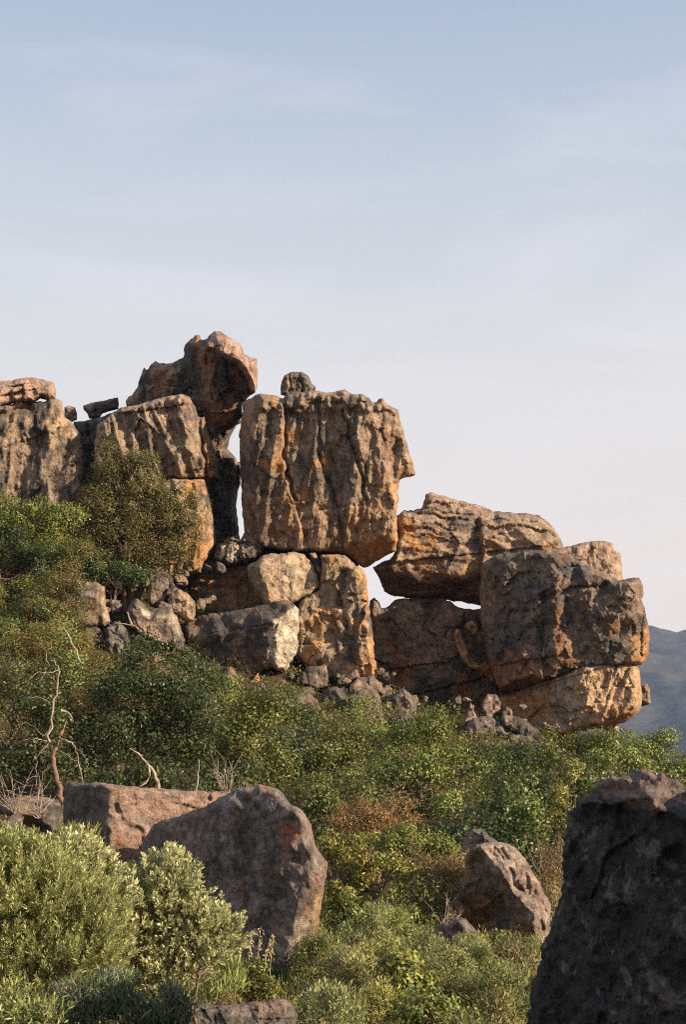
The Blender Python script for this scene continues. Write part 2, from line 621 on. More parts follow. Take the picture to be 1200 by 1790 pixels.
def rock(name, label, poly, Y, H, R, Hb=None, fn=None, pal=(BROWN, GREY, OCHRE), amt=(0.5, 0.25), streak=(0.35, 0.35), zones=(),
         chips=((40, 10), (16, 4)), rough=5.0, g=2.0, rag=2.5, seed=1, tilt=(0, 0), cat='boulder', group=None, mat=None, cracks=(), speck=0.0, shp=2.6, fac=((64, 14), (27, 7), (11, 3.2)), fst=1.2, fsl=0.0, calm=(), joints=(7, -8, 4.6)):
    poly = np.asarray(poly, float)
    rp = ragged(poly, rag, seed)
    x0, y0 = rp.min(0) - g
    x1, y1 = rp.max(0) + g
    xs, ys = np.arange(x0, x1 + g, g), np.arange(y0, y1 + g, g)
    X, Yp = np.meshgrid(xs, ys)
    ins, d, qx, qy = inside_dist(X, Yp, rp)
    cx, cy = poly.mean(0)
    # ---- relief in picture pixels, towards the camera
    wx = X + 6 * perlin(X / 22, Yp / 22, seed + 0.5)
    wy = Yp + 6 * perlin(X / 22, Yp / 22, seed + 40.5)
    h = np.full(X.shape, float(H)) + tilt[0] * (X - cx) + tilt[1] * (Yp - cy)
    if fn is not None:
        h = fn(X, Yp, wx, wy, h)
    for k, (size, amp) in enumerate(chips):
        f1, f2, o = worley(wx / size, wy / (size * 1.15), seed * 7 + k)
        h = h + amp * (o[2] - 0.5) + amp * 1.5 * ((o[3] - 0.5) * o[0] + (o[4] - 0.5) * o[1])
    vx = X + 2.5 * perlin(X / 30, Yp / 30, seed + 0.7) + fsl * Yp
    vy = Yp + 2.5 * perlin(X / 30, Yp / 30, seed + 44.7)
    cm = np.ones(X.shape)
    for cp in calm:
        cm = np.minimum(cm, 1 - 0.8 * sstep(-3, 3, pol(X, Yp, cp)))
    for k, (size, amp) in enumerate(fac):
        h = h + cm * amp * facet(vx / size, vy / (size * fst), seed * 13 + k)
    h = h + rough * 0.45 * fbm(X / 26, Yp / 26, seed * 3.1, 5, 0.62)
    rj = np.random.default_rng(seed * 31 + 5)
    w_, h_ = np.ptp(poly[:, 0]), np.ptp(poly[:, 1])
    for k in range(joints[0]):
        a = math.radians(joints[1] + rj.normal() * 6 + (90 if k % 2 else 0))
        jx, jy = rj.uniform(poly[:, 0].min(), poly[:, 0].max()), rj.uniform(poly[:, 1].min(), poly[:, 1].max())
        al = (X - jx) * math.cos(a) + (Yp - jy) * math.sin(a)
        dd = -(X - jx) * math.sin(a) + (Yp - jy) * math.cos(a) + 2.2 * perlin(al / 26, k * 3.1, seed) + 1.0 * perlin(al / 7, k * 5.1, seed)
        Lj = rj.uniform(0.25, 0.6) * (w_ if k % 2 == 0 else h_)
        win = sstep(Lj, Lj * 0.7, np.abs(al)) * cm
        stp = joints[2] * rj.uniform(-1, 1)
        h = h + win * (stp * np.sign(dd) * np.exp(-np.abs(dd) / 34) - joints[2] * 0.6 * sstep(-0.25, 0.2, perlin(al / 22, k * 7.7, seed + 3)) * np.exp(-(dd / 1.5) ** 2))
    h = h + rough * 0.25 * np.abs(perlin(wx / 6.5, wy / 8, seed + 75))
    for pts, dep, w in cracks:
        h = h - dep * np.exp(-(line_d(wx, wy, pts) / w) ** 2)
    pf = np.clip(d / R, 0, 1)
    pf = (1 - (1 - pf) ** shp) ** (1 / shp)
    h = np.maximum(h, 0.06 * H)
    hf = h * pf
    hb = (Hb if Hb is not None else H * 0.8) * pf
    # ---- pigment
    s1, s2 = streak
    m = fbm(X / (60 * (1 - s1) + 8), Yp / (60 * (1 + 2 * s1)), seed * 5.3, 5, 0.62)
    m2 = fbm(X / 48 + 9, Yp / 70, seed * 2.3 + 30, 5, 0.6)
    m3 = fbm(X / 18, Yp / 18, seed * 4.3 + 60, 4, 0.6)
    col = np.ones(X.shape + (3,)) * pal[0]
    wd = sstep(0.25 - amt[0], 0.65 - amt[0], m + 0.4 * m3)[..., None]
    col = col * (1 - wd) + pal[1] * wd
    ww = sstep(0.5 - amt[1], 0.95 - amt[1], m2 + 0.25 * m3)[..., None]
    col = col * (1 - ww) + pal[2] * ww
    for zp, zc, soft, st in zones:
        sdz = pol(X + 7 * m3, Yp + 7 * m2, zp)
        w = (sstep(-soft, soft, sdz + soft * 0.8 * m3) * st)[..., None]
        col = col * (1 - w) + (np.asarray(zc) * (1 + 0.28 * np.clip(m3, -1, 1)[..., None])) * w
    if speck:
        w = (sstep(0.25, 0.5, perlin(X / 4, Yp / 4, seed + 3.3)) * speck)[..., None]
        col = col * (1 - w) + DARK * w
    col = np.clip(col * (1 + 0.16 * m3[..., None]), 0.01, 0.9)
    # ---- mesh: every grid cell that touches the inside; outside corners snap to the outline
    cell = ins[:-1, :-1] | ins[:-1, 1:] | ins[1:, 1:] | ins[1:, :-1]
    used = np.zeros(X.shape, bool)
    used[:-1, :-1] |= cell
    used[:-1, 1:] |= cell
    used[1:, 1:] |= cell
    used[1:, :-1] |= cell
    rim = used & ~ins
    px = np.where(rim, qx, X)
    py = np.where(rim, qy, Yp)
    hf = np.where(rim, 0, hf)
    hb = np.where(rim, 0, hb)
    Cw = P(cx, cy, Y)
    nrm = EYE - Cw
    nrm /= np.linalg.norm(nrm)
    rd = ray(px, py)
    den = rd @ nrm
    pt = EYE + rd * (((Cw - EYE) @ nrm) / den)[..., None]
    s = mpp(Y) * 1.0
    front = pt + nrm * (hf * s)[..., None]
    back = pt - nrm * (hb * s)[..., None]
    idf = -np.ones(X.shape, int)
    idf[used] = np.arange(used.sum())
    idb = idf.copy()
    idb[ins] = used.sum() + np.arange(ins.sum())
    jj, ii = np.nonzero(cell)
    qf = np.stack([idf[jj, ii], idf[jj + 1, ii], idf[jj + 1, ii + 1], idf[jj, ii + 1]], 1)
    qb = np.stack([idb[jj, ii], idb[jj, ii + 1], idb[jj + 1, ii + 1], idb[jj + 1, ii]], 1)
    V = np.concatenate([front[used], back[ins]])
    cc = np.concatenate([col[used], col[ins]])
    loc = P(cx, poly[:, 1].max(), Y)
    me = mesh_from(name, V - loc, quads=np.concatenate([qf, qb]), col=cc, smooth=False)
    o = obj(name, me, mat or M_ROCK, loc=loc)
    return tag(o, label, cat, group)


def ribs(X, Y, wl, amp, seed, slant=0.0, stretch=7.0, sharp=1.3):
    u = X + slant * Y + 9 * perlin(X / 40, Y / 60, seed)
    n = perlin(u / wl, Y / (wl * stretch), seed + 5.5) + 0.5 * perlin(u / wl * 2.1, Y / (wl * stretch * 0.6), seed + 9.5)
    r = 1 - np.clip(np.abs(n) * 2.0, 0, 1)
    return amp * (r ** sharp)


# --- left cliff and the things on it
def f_cliff(X, Y, wx, wy, h):
    h = smin(h, 90 - 1.5 * side(wx, wy, (96, 690), (132, 850)), 8)
    h = h + ribs(X, Y, 26, 9, 3.0, 0.15, 5) + 24 * facet((X + 0.15 * Y) / 28, Y / 100, 312)
    h = h - 26 * sstep(10, 0, line_d(wx, wy, [(-40, 722), (20, 722), (50, 712)]))
    return h


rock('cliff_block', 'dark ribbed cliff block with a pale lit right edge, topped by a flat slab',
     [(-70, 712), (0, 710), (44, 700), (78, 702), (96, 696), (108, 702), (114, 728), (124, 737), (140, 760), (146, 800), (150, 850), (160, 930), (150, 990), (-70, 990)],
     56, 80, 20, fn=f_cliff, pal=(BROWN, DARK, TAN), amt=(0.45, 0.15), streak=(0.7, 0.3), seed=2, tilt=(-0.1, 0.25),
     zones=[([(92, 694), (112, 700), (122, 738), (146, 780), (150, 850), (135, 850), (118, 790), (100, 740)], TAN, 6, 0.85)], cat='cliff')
rock('cap_slab', 'flat pale pinkish slab capping the dark cliff at the far left',
     [(-70, 672), (0, 666), (22, 664), (45, 660), (62, 660), (80, 665), (93, 668), (98, 682), (96, 696), (84, 700), (70, 697), (56, 704), (30, 704), (0, 712), (-70, 714)],
     55.8, 85, 12, pal=(PINK, BROWN, TAN), amt=(0.15, 0.25), seed=3, tilt=(-0.2, 0.5), chips=((30, 8), (12, 3)), g=1.5, rag=1.5, cat='rock slab')
rock('small_rock', 'small dark knob in the notch beside the left cliff',
     [(112, 712), (122, 709), (131, 712), (134, 722), (134, 734), (126, 738), (112, 738)], 60, 14, 6, pal=(GREY, DARK, BROWN), joints=(2, 0, 2.0), fac=((16, 4), (7, 2)), seed=4, g=1.2, rag=1.2, chips=((8, 3),), rough=1.5, cat='rock')
rock('rock_slab', 'small dark anvil shaped slab standing on the skyline left of the top boulder',
     [(145, 709), (160, 704), (180, 700), (206, 695), (208, 706), (207, 716), (190, 719), (178, 724), (172, 733), (156, 732), (152, 722), (146, 716)], 60.5, 22, 7,
     pal=(GREY, DARK, BROWN), joints=(2, 0, 2.0), fac=((16, 4), (7, 2)), seed=5, g=1.2, rag=1.0, chips=((10, 3),), rough=1.5, cat='rock slab')
rock('ledge', 'dark low ledge below the notch in the skyline',
     [(128, 738), (150, 734), (174, 731), (200, 718), (230, 712), (240, 740), (236, 900), (120, 900)], 60, 26, 12, pal=(GREY, DARK, BROWN), seed=6, cat='rock ledge')


def f_over(X, Y, wx, wy, h):
    crown = pol(wx, wy, [(356, 540), (480, 540), (480, 720), (438, 694), (431, 668), (420, 648), (402, 631), (378, 620), (356, 612)])
    low = h - 95 - 0.75 * np.clip(352 - wx, -40, 140) - 0.35 * np.clip(wy - 590, 0, 130)
    top = h - 0.8 * np.clip(640 - wy, 0, 60) - 1.1 * np.clip(wx - 430, 0, 99) + ribs(X, Y, 14, 9, 8.0, -0.1, 5)
    w = sstep(-2, 4, crown)
    return low * (1 - w) + top * w


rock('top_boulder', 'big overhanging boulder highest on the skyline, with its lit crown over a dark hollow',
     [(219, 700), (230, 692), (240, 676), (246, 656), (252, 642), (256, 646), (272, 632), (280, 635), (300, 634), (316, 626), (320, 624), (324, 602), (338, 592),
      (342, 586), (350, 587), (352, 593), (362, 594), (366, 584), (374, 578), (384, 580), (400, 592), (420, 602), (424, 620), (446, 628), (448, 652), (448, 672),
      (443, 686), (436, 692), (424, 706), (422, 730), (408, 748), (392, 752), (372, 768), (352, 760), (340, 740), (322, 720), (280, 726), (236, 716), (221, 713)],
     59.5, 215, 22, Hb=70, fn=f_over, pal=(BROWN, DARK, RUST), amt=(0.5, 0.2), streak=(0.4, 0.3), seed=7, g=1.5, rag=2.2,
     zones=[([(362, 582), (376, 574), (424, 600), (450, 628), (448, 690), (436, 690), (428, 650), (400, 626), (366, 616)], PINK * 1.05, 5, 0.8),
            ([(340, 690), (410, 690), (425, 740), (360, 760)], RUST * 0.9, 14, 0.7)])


def f_tilt(X, Y, wx, wy, h):
    h = h + ribs(X, Y, 30, 12, 11.0, -0.35, 4.5) + 24 * facet((X - 0.33 * Y) / 30, Y / 110, 311)
    h = smin(h, 95 - 0.9 * side(wx, wy, (330, 696), (358, 836)), 5)
    h = h - 16 * np.exp(-(line_d(wx, wy, [(332, 700), (346, 745), (354, 800), (356, 836)]) / 3.0) ** 2)
    return h


rock('tilted_block', 'tall leaning block with slanting bright ribs left of the narrow sky slit',
     [(168, 760), (172, 742), (180, 736), (200, 720), (208, 714), (232, 710), (256, 704), (272, 700), (292, 693), (316, 690), (332, 696), (340, 710), (347, 728), (358, 728),
      (362, 750), (372, 776), (380, 806), (381, 836), (356, 838), (330, 838), (304, 838), (290, 880), (260, 960), (160, 960)],
     56.8, 95, 12, Hb=80, fn=f_tilt, pal=(BROWN * 1.1, GREY * 0.9, TAN), amt=(0.35, 0.25), streak=(0.45, 0.3), seed=8, g=1.75, rag=1.6, tilt=(-0.05, 0.05),
     zones=[([(346, 724), (362, 730), (384, 810), (383, 838), (350, 836), (352, 780)], RUST * 1.2, 6, 0.7), ([(272, 700), (330, 694), (338, 720), (280, 730)], PINK, 10, 0.55)])


def f_low(X, Y, wx, wy, h):
    h = h + ribs(X, Y, 22, 7, 13.0, 0.05, 4) + 12 * facet(X / 24, Y / 70, 313)
    h = smin(h, 85 - 1.0 * side(wx, wy, (346, 836), (352, 960)), 6)
    return h - 30 * np.exp(-(((wx - 330) / 10) ** 2 + ((wy - 882) / 14) ** 2))


rock('orange_block', 'orange weathered block under the leaning ribbed block, half hidden by the brown tree',
     [(200, 850), (260, 838), (300, 836), (324, 838), (358, 836), (364, 856), (369, 876), (372, 892), (376, 920), (377, 952), (368, 970), (350, 1000), (260, 1030), (200, 1030)],
     57.0, 85, 18, fn=f_low, pal=(TAN, GREY, OCHRE), amt=(0.15, 0.55), streak=(0.5, 0.3), seed=9, g=1.9, rag=2.0)
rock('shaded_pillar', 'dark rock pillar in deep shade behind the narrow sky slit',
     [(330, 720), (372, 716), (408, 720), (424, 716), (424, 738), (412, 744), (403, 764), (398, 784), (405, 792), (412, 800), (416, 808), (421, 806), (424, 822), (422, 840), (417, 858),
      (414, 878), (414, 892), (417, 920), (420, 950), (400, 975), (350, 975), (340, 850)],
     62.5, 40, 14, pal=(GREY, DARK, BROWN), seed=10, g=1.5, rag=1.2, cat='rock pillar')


# --- the main block
def f_main(X, Y, wx, wy, h):
    am = 0.55 + 0.75 * sstep(-0.3, 0.5, perlin(X / 60, Y / 80, 91.))
    h = h + am * ribs(X, Y, 40, 7, 21.0, 0.16, 6) + (1.2 - am) * ribs(X, Y, 15, 6, 23.0, 0.12, 5)
    h = h + 19 * facet((X + 0.13 * Y + 2.5 * perlin(X / 40, Y / 40, 2.)) / 29, Y / 190, 301) + 10 * facet((X + 0.16 * Y) / 13, Y / 80, 302)
    # rough crown layer, standing proud in places
    h = h + 9 * sstep(4, -4, wy - 722 - 8 * perlin(X / 18, 0, 3.)) + 10 * perlin(X / 11, Y / 11, 8.) * sstep(735, 712, wy)
    # right hand buttress and its beak
    h = h - 13 * sstep(-6, 6, side(wx, wy, (652, 735), (686, 850)))
    h = smin(h, 118 - 0.95 * side(wx, wy, (676, 700), (694, 860)), 8)
    # recess under the beak
    rec = pol(wx, wy, [(684, 842), (735, 842), (715, 960), (690, 960)])
    h = h - 12 * sstep(-3, 5, rec)
    # underside falls away
    h = smin(h, 102 - 2.0 * (wy - (957 - 0.13 * (wx - 540))), 7)
    h = smin(h, 66 + 1.6 * (wx - 424), 10)
    return h


rock('main_block', 'huge fluted cube shaped block, grey brown with an orange underside, right of the sky slit',
     [(426, 722), (424, 706), (441, 697), (458, 690), (487, 693), (497, 700), (505, 690), (516, 686), (538, 688), (553, 685), (571, 687), (590, 683), (604, 684), (615, 692), (628, 690), (641, 694),
      (650, 702), (656, 704), (662, 699), (670, 698), (674, 706), (683, 711), (696, 716), (700, 736), (707, 765), (714, 787), (722, 809), (726, 829), (714, 833), (697, 839), (696, 872), (692, 901),
      (696, 941), (691, 962), (675, 972), (663, 979), (646, 989), (637, 993), (624, 984), (612, 972), (590, 966), (557, 962), (520, 960), (483, 958), (461, 956), (450, 946), (428, 944),
      (425, 890), (424, 842), (421, 787), (420, 750)],
     57.4, 108, 13, Hb=110, fn=f_main, pal=(BROWN * 1.12, GREY * 0.85, OCHRE * 0.85), amt=(0.33, 0.2), streak=(0.5, 0.3), seed=11, g=1.65, rag=2.4, chips=((46, 5), (17, 3)), rough=6, fac=((60, 8), (24, 6), (10, 3.5)), fst=1.9, fsl=0.13, tilt=(0.05, 0),
     zones=[([(535, 964), (600, 956), (640, 945), (692, 930), (700, 965), (640, 1000)], OCHRE * np.array((0.9, 0.95, 0.9)), 7, 0.9),
            ([(682, 840), (700, 840), (700, 965), (680, 960)], OCHRE * 1.15, 5, 0.85),
            ([(672, 720), (700, 720), (730, 830), (690, 838)], TAN, 8, 0.6),
            ([(600, 900), (665, 850), (690, 930), (630, 945)], OCHRE, 16, 0.5),
            ([(430, 870), (560, 840), (640, 945), (440, 955)], OCHRE * 0.8, 30, 0.3),
            ([(640, 720), (675, 715), (690, 830), (668, 820)], PINK * 0.75, 9, 0.6)],
     cracks=(([(497, 700), (503, 745), (500, 800), (520, 870)], 16, 3.0), ([(600, 720), (622, 800), (640, 880)], 12, 3.0), ([(560, 715), (556, 790), (590, 880), (600, 950)], 10, 3)))
rock('knob_rock', 'small rounded grey rock perched on top of the huge fluted block',
     [(491, 690), (491, 672), (497, 656), (508, 651), (529, 650), (540, 657), (546, 670), (552, 676), (553, 695), (520, 700)], 57.5, 26, 11,
     pal=(GREY * 1.5, GREY, BROWN), joints=(2, 0, 2.0), fac=((16, 4), (7, 2)), seed=12, g=1.2, rag=1.2, chips=((14, 4), (6, 1.5)), rough=2, cat='rock', cracks=(([(522, 652), (528, 672), (526, 690)], 5, 2), ([(508, 655), (506, 690)], 4, 2)))


# --- base rocks under the main block
def f_pink(X, Y, wx, wy, h):
    h = smin(h, 80 + 1.0 * side(wx, wy, (440, 975), (470, 1060)) * 1.0, 6)
    return smin(h, 70 + 1.3 * (wy - 975), 8)


rock('shaded_boulder', 'shaded brown boulder with a faint orange patch left of the pale tan boulder',
     [(330, 1012), (350, 1002), (379, 996), (400, 984), (427, 980), (446, 982), (468, 1000), (476, 1060), (440, 1078), (400, 1082), (340, 1084), (332, 1050)], 58, 55, 22,
     pal=(BROWN, GREY, RUST), seed=13, tilt=(0.35, 0.3), zones=[([(378, 1020), (430, 1000), (455, 1050), (380, 1072)], OCHRE * 0.8, 14, 0.8)])
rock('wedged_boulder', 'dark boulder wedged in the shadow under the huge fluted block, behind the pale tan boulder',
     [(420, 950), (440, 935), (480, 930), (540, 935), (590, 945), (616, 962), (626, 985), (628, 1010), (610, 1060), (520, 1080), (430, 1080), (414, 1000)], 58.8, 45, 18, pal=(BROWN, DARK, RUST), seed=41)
rock('tan_boulder', 'pale tan sunlit boulder directly beneath the huge fluted block',
     [(430, 998), (436, 986), (450, 979), (462, 972), (475, 968), (500, 967), (517, 965), (533, 970), (542, 978), (550, 990), (558, 1008), (562, 1026), (540, 1042), (508, 1056), (470, 1066), (448, 1040)],
     55.6, 72, 11, fn=f_pink, joints=(3, 60, 4.0), pal=(TAN * 1.12, PINK, OCHRE), amt=(0.1, 0.3), streak=(0.2, 0.2), seed=14, g=1.5, tilt=(-0.42, 0.1), chips=((11, 2),), rough=4, speck=0.25, fac=((50, 9), (22, 4), (9, 2)),
     zones=[([(425, 990), (460, 972), (470, 1066), (440, 1060)], BROWN, 10, 0.7), ([(480, 985), (535, 985), (550, 1020), (500, 1040)], PALE, 12, 0.6)])
rock('thin_slab', 'thin upright slab wedged between the pale tan boulder and the tall tan pillar',
     [(541, 968), (551, 966), (558, 978), (566, 996), (570, 1012), (571, 1030), (562, 1032), (556, 1008), (548, 988)], 56.3, 60, 5, pal=(TAN, GREY, PINK), joints=(2, 0, 2.0), fac=((16, 4), (7, 2)), seed=15, g=1.2, rag=1.2,
     chips=((10, 3),), rough=2, tilt=(-0.4, 0), cat='rock slab')


def f_pil(X, Y, wx, wy, h):
    h = h + ribs(X, Y, 26, 14, 31.0, 0.06, 7) + 20 * facet((X + .05 * Y) / 30, Y / 130, 314)
    h = smin(h, 95 - 0.9 * side(wx, wy, (626, 990), (648, 1150)), 8)
    h = smin(h, 80 + 0.16 * side(wx, wy, (596, 990), (575, 1180)), 8)
    h = h - 14 * np.exp(-(line_d(wx, wy, [(604, 1000), (598, 1060), (606, 1120), (620, 1150)]) / 7) ** 2)
    return h


rock('tan_pillar', 'tall tan pillar rock holding up the right end of the huge fluted block',
     [(518, 1062), (530, 1042), (556, 1030), (562, 1000), (562, 972), (575, 970), (588, 969), (600, 970), (610, 975), (621, 990), (633, 994), (640, 1008), (643, 1030), (644, 1046), (648, 1067), (650, 1083),
      (652, 1108), (654, 1133), (656, 1150), (662, 1172), (655, 1186), (630, 1188), (600, 1190), (567, 1190), (546, 1172), (530, 1160), (515, 1150)],
     56.3, 80, 13, fn=f_pil, pal=(TAN * 0.95, GREY, OCHRE), amt=(0.3, 0.35), streak=(0.55, 0.3), seed=16, g=1.5, rag=2, tilt=(-0.06, 0.05),
     zones=[([(626, 990), (642, 1000), (650, 1075), (640, 1070)], OCHRE * 1.1, 6, 0.8), ([(630, 1140), (660, 1140), (665, 1190), (600, 1190)], OCHRE, 10, 0.8), ([(560, 1030), (600, 1030), (600, 1050), (530, 1070)], BROWN, 8, .6),
            ([(596, 1030), (612, 1030), (618, 1110), (600, 1110)], PALE, 5, .6)])


def f_slab(X, Y, wx, wy, h):
    top = side(wx, wy, (317, 1118), (482, 1090))               # positive above the top front edge
    h = smin(h, 105 + 0.5 * (wx - 425) - 1.6 * np.clip(top, -99, 99), 5)
    h = h - 0.25 * np.clip(wy - 1110, 0, 99)
    h = smin(h, 128 - 1.05 * side(wx, wy, (486, 1086), (468, 1150)), 3)
    return h


rock('fallen_slab', 'long fallen slab with a dark front and a bright white broken end, left of the tan pillar',
     [(316, 1100), (330, 1084), (345, 1078), (372, 1072), (400, 1070), (436, 1062), (467, 1056), (486, 1050), (502, 1050), (515, 1058), (522, 1065), (522, 1100), (521, 1133), (512, 1155), (498, 1174), (484, 1172),
      (474, 1166), (462, 1172), (440, 1187), (420, 1184), (396, 1172), (367, 1168), (340, 1150), (326, 1132)],
     54.6, 105, 12, fn=f_slab, pal=(BROWN * 0.9, DARK * 1.15, GREY), amt=(0.5, 0.1), streak=(0.1, 0.2), seed=17, g=1.5, tilt=(0.5, 0), chips=((30, 4), (9, 2)), rough=4, speck=0.5, calm=([(484, 1088), (500, 1066), (522, 1062), (523, 1135), (500, 1176), (474, 1168), (466, 1130), (465, 1112)],),
     zones=[([(484, 1088), (500, 1066), (522, 1062), (523, 1135), (500, 1176), (474, 1168), (466, 1130), (465, 1112)], BONE, 3, 0.95), ([(420, 1140), (470, 1140), (480, 1170), (436, 1190)], RUST * 0.7, 12, 0.5)])
rock('lichen_rock', 'knobbly grey rock crusted with white lichen under the foot of the sky slit',
     [(372, 975), (380, 955), (392, 942), (408, 938), (420, 944), (430, 936), (446, 935), (458, 944), (462, 962), (450, 976), (430, 982), (412, 988), (396, 990), (380, 986)], 56.8, 40, 14,
     pal=(GREY * 1.5, DARK, BROWN), joints=(2, 0, 2.0), fac=((16, 4), (7, 2)), seed=18, g=1.2, rag=3, chips=((14, 12), (7, 5)), rough=6, zones=[([(392, 952), (418, 950), (416, 978), (400, 985)], BONE * 0.9, 6, 0.75)], cat='rock')


# --- right hand group
def f_lay(X, Y, wx, wy, h):
    v = wy - 0.16 * wx + 10 * perlin(X / 50, Y / 50, 4.)
    for k, per in enumerate((27, 13)):
        ph = (v / per + 0.35 * perlin(X / 60, v / per / 2, 40 + k)) % 1
        h = h + (7 - 2.5 * k) * (ph - 0.5) * sstep(985, 900, wy + 0.0 * wx)
    h = h - 0.75 * np.clip(930 - (wy - 0.1 * (wx - 800)), 0, 90)
    h = smin(h, 100 - 1.4 * (wy - (1002 + 0.05 * (wx - 700))), 10)
    # lit steps facing right
    h = smin(h, 104 - 0.9 * side(wx, wy, (800, 880), (806, 1010)) * sstep(845, 835, wx), 6)
    return h


rock('layered_boulder', 'broad orange brown boulder with stepped layers, right of the huge fluted block',
     [(652, 990), (666, 984), (684, 976), (693, 962), (696, 930), (694, 903), (707, 892), (722, 893), (737, 889), (741, 876), (745, 864), (755, 861), (768, 865), (780, 867), (812, 877), (845, 885), (862, 893),
      (880, 895), (912, 897), (940, 900), (954, 910), (965, 920), (974, 934), (982, 947), (985, 960), (990, 990), (930, 1040), (850, 1060), (820, 1055), (800, 1051), (780, 1049), (740, 1047), (700, 1044),
      (684, 1040), (672, 1034), (666, 1014), (660, 1000)],
     61.5, 105, 14, Hb=90, fn=f_lay, pal=(BROWN * 1.2, GREY, OCHRE * 0.9), amt=(0.3, 0.35), streak=(-0.3, 0.2), seed=19, g=1.8, rag=2.2, chips=((60, 5), (24, 2)), rough=6, tilt=(-0.08, 0), fst=0.55, fac=((70, 14), (30, 8), (12, 3.5)),
     zones=[([(660, 995), (840, 1000), (840, 1060), (665, 1045)], RUST * 0.7, 15, 0.7), ([(745, 860), (850, 880), (845, 900), (745, 880)], PINK * 0.9, 8, 0.6), ([(850, 900), (965, 915), (985, 950), (870, 960)], TAN, 12, 0.5)])


def f_big(X, Y, wx, wy, h):
    # three faces: dark left, lumpy centre, narrow lit right edge
    h = smin(h, 118 + 0.7 * side(wx, wy, (942, 960), (905, 1180)), 12)
    h = h + 8 * perlin(wx / 30, wy / 50, 71.) + 16 * facet((X - 0.2 * Y) / 34, Y / 60, 316) * sstep(920, 960, wx)
    h = smin(h, 132 - 1.1 * side(wx, wy, (1100, 1000), (1112, 1170)), 7)
    # upper shelf leans back
    d = wy - (1040 - 0.16 * (wx - 940)) - 8 * perlin(X / 30, 1, 3.)
    h = h - 0.55 * np.clip(-d, 0, 80) * sstep(900, 960, wx)
    h = h - 11 * np.exp(-(line_d(wx, wy, [(950, 1050), (990, 1035), (1040, 1028), (1085, 1012)]) / 4) ** 2)
    # underside
    h = smin(h, 128 - 2.2 * (wy - (1172 - 0.13 * (wx - 960))) , 7)
    return h


rock('dark_block', 'big dark lumpy block jutting out at the right end of the outcrop',
     [(843, 1000), (846, 986), (852, 980), (870, 971), (890, 968), (920, 964), (938, 962), (955, 966), (985, 968), (1020, 985), (1060, 1004), (1082, 1016), (1098, 1012), (1117, 1009), (1122, 1022), (1125, 1036), (1121, 1048),
      (1126, 1060), (1130, 1085), (1135, 1106), (1134, 1126), (1132, 1142), (1126, 1156), (1118, 1161), (1098, 1163), (1058, 1168), (1015, 1172), (980, 1186), (948, 1196), (920, 1206), (880, 1218), (866, 1180),
      (850, 1130), (843, 1080), (840, 1040)],
     57, 130, 14, Hb=110, fn=f_big, pal=(BROWN * 0.85, DARK * 1.2, RUST * 0.8), amt=(0.5, 0.15), streak=(0.1, 0.2), seed=20, g=1.75, rag=2.0, chips=((40, 9), (15, 6)), rough=8,
     zones=[([(1098, 1110), (1136, 1100), (1136, 1160), (1090, 1166)], OCHRE, 8, 0.7), ([(858, 1150), (980, 1160), (960, 1200), (870, 1220)], RUST, 10, 0.8), ([(845, 1000), (870, 975), (930, 970), (930, 1100), (860, 1120)], GREY, 20, 0.5),
            ([(915, 1125), (945, 1125), (940, 1155), (920, 1155)], PINK, 6, 0.5)])
rock('pink_slab', 'pinkish slab leaning on the back of the big dark right block',
     [(935, 975), (948, 964), (975, 958), (1000, 955), (1014, 950), (1025, 947), (1045, 945), (1060, 947), (1072, 950), (1074, 962), (1085, 968), (1087, 990), (1091, 1014), (1085, 1040), (1000, 1050), (950, 1040)],
     59, 100, 14, pal=(PINK * 0.85, BROWN, TAN), amt=(0.25, 0.3), seed=21, g=1.5, rag=2, tilt=(-0.25, 0.45), chips=((28, 9), (12, 3)),
     zones=[([(1072, 955), (1088, 965), (1093, 1014), (1078, 1010)], TAN * 1.1, 4, 0.7)], cat='rock slab')


def f_under(X, Y, wx, wy, h):
    h = h + ribs(X, Y, 18, 5, 51.0, 0.45, 5) + 10 * facet((X + 0.45 * Y) / 20, Y / 70, 315)
    h = smin(h, 126 - 0.8 * side(wx, wy, (1090, 1160), (1098, 1260)), 8)
    h = smin(h, 108 + 0.75 * side(wx, wy, (985, 1180), (960, 1290)), 8)
    h = smin(h, 124 - 1.8 * (wy - (1262 - 0.22 * (wx - 1030))), 6)
    return h


rock('under_block', 'pale orange sunlit block under the overhang of the big dark right block',
     [(868, 1224), (880, 1212), (920, 1198), (950, 1186), (980, 1178), (1015, 1164), (1058, 1158), (1098, 1155), (1112, 1160), (1117, 1172), (1120, 1186), (1122, 1215), (1121, 1240), (1108, 1252), (1092, 1264), (1070, 1268),
      (1050, 1272), (1030, 1276), (1012, 1282), (990, 1292), (960, 1296), (920, 1280), (885, 1260)],
     57.0, 118, 16, Hb=90, fn=f_under, pal=(TAN, BROWN, OCHRE), amt=(0.12, 0.45), streak=(0.5, 0.3), seed=22, g=1.5, rag=1.8, chips=((30, 6), (13, 3)), rough=5,
     zones=[([(1010, 1165), (1100, 1160), (1120, 1200), (1110, 1240), (1000, 1250)], PALE * np.array((1, .86, .72)), 14, 0.7), ([(860, 1215), (965, 1185), (960, 1290), (880, 1260)], OCHRE * 0.85, 14, 0.7),
            ([(968, 1225), (1000, 1235), (1005, 1285), (968, 1285)], GREY * 1.6, 8, 0.7), ([(1040, 1250), (1110, 1238), (1095, 1268), (1030, 1280)], OCHRE * 1.1, 5, 0.8)])
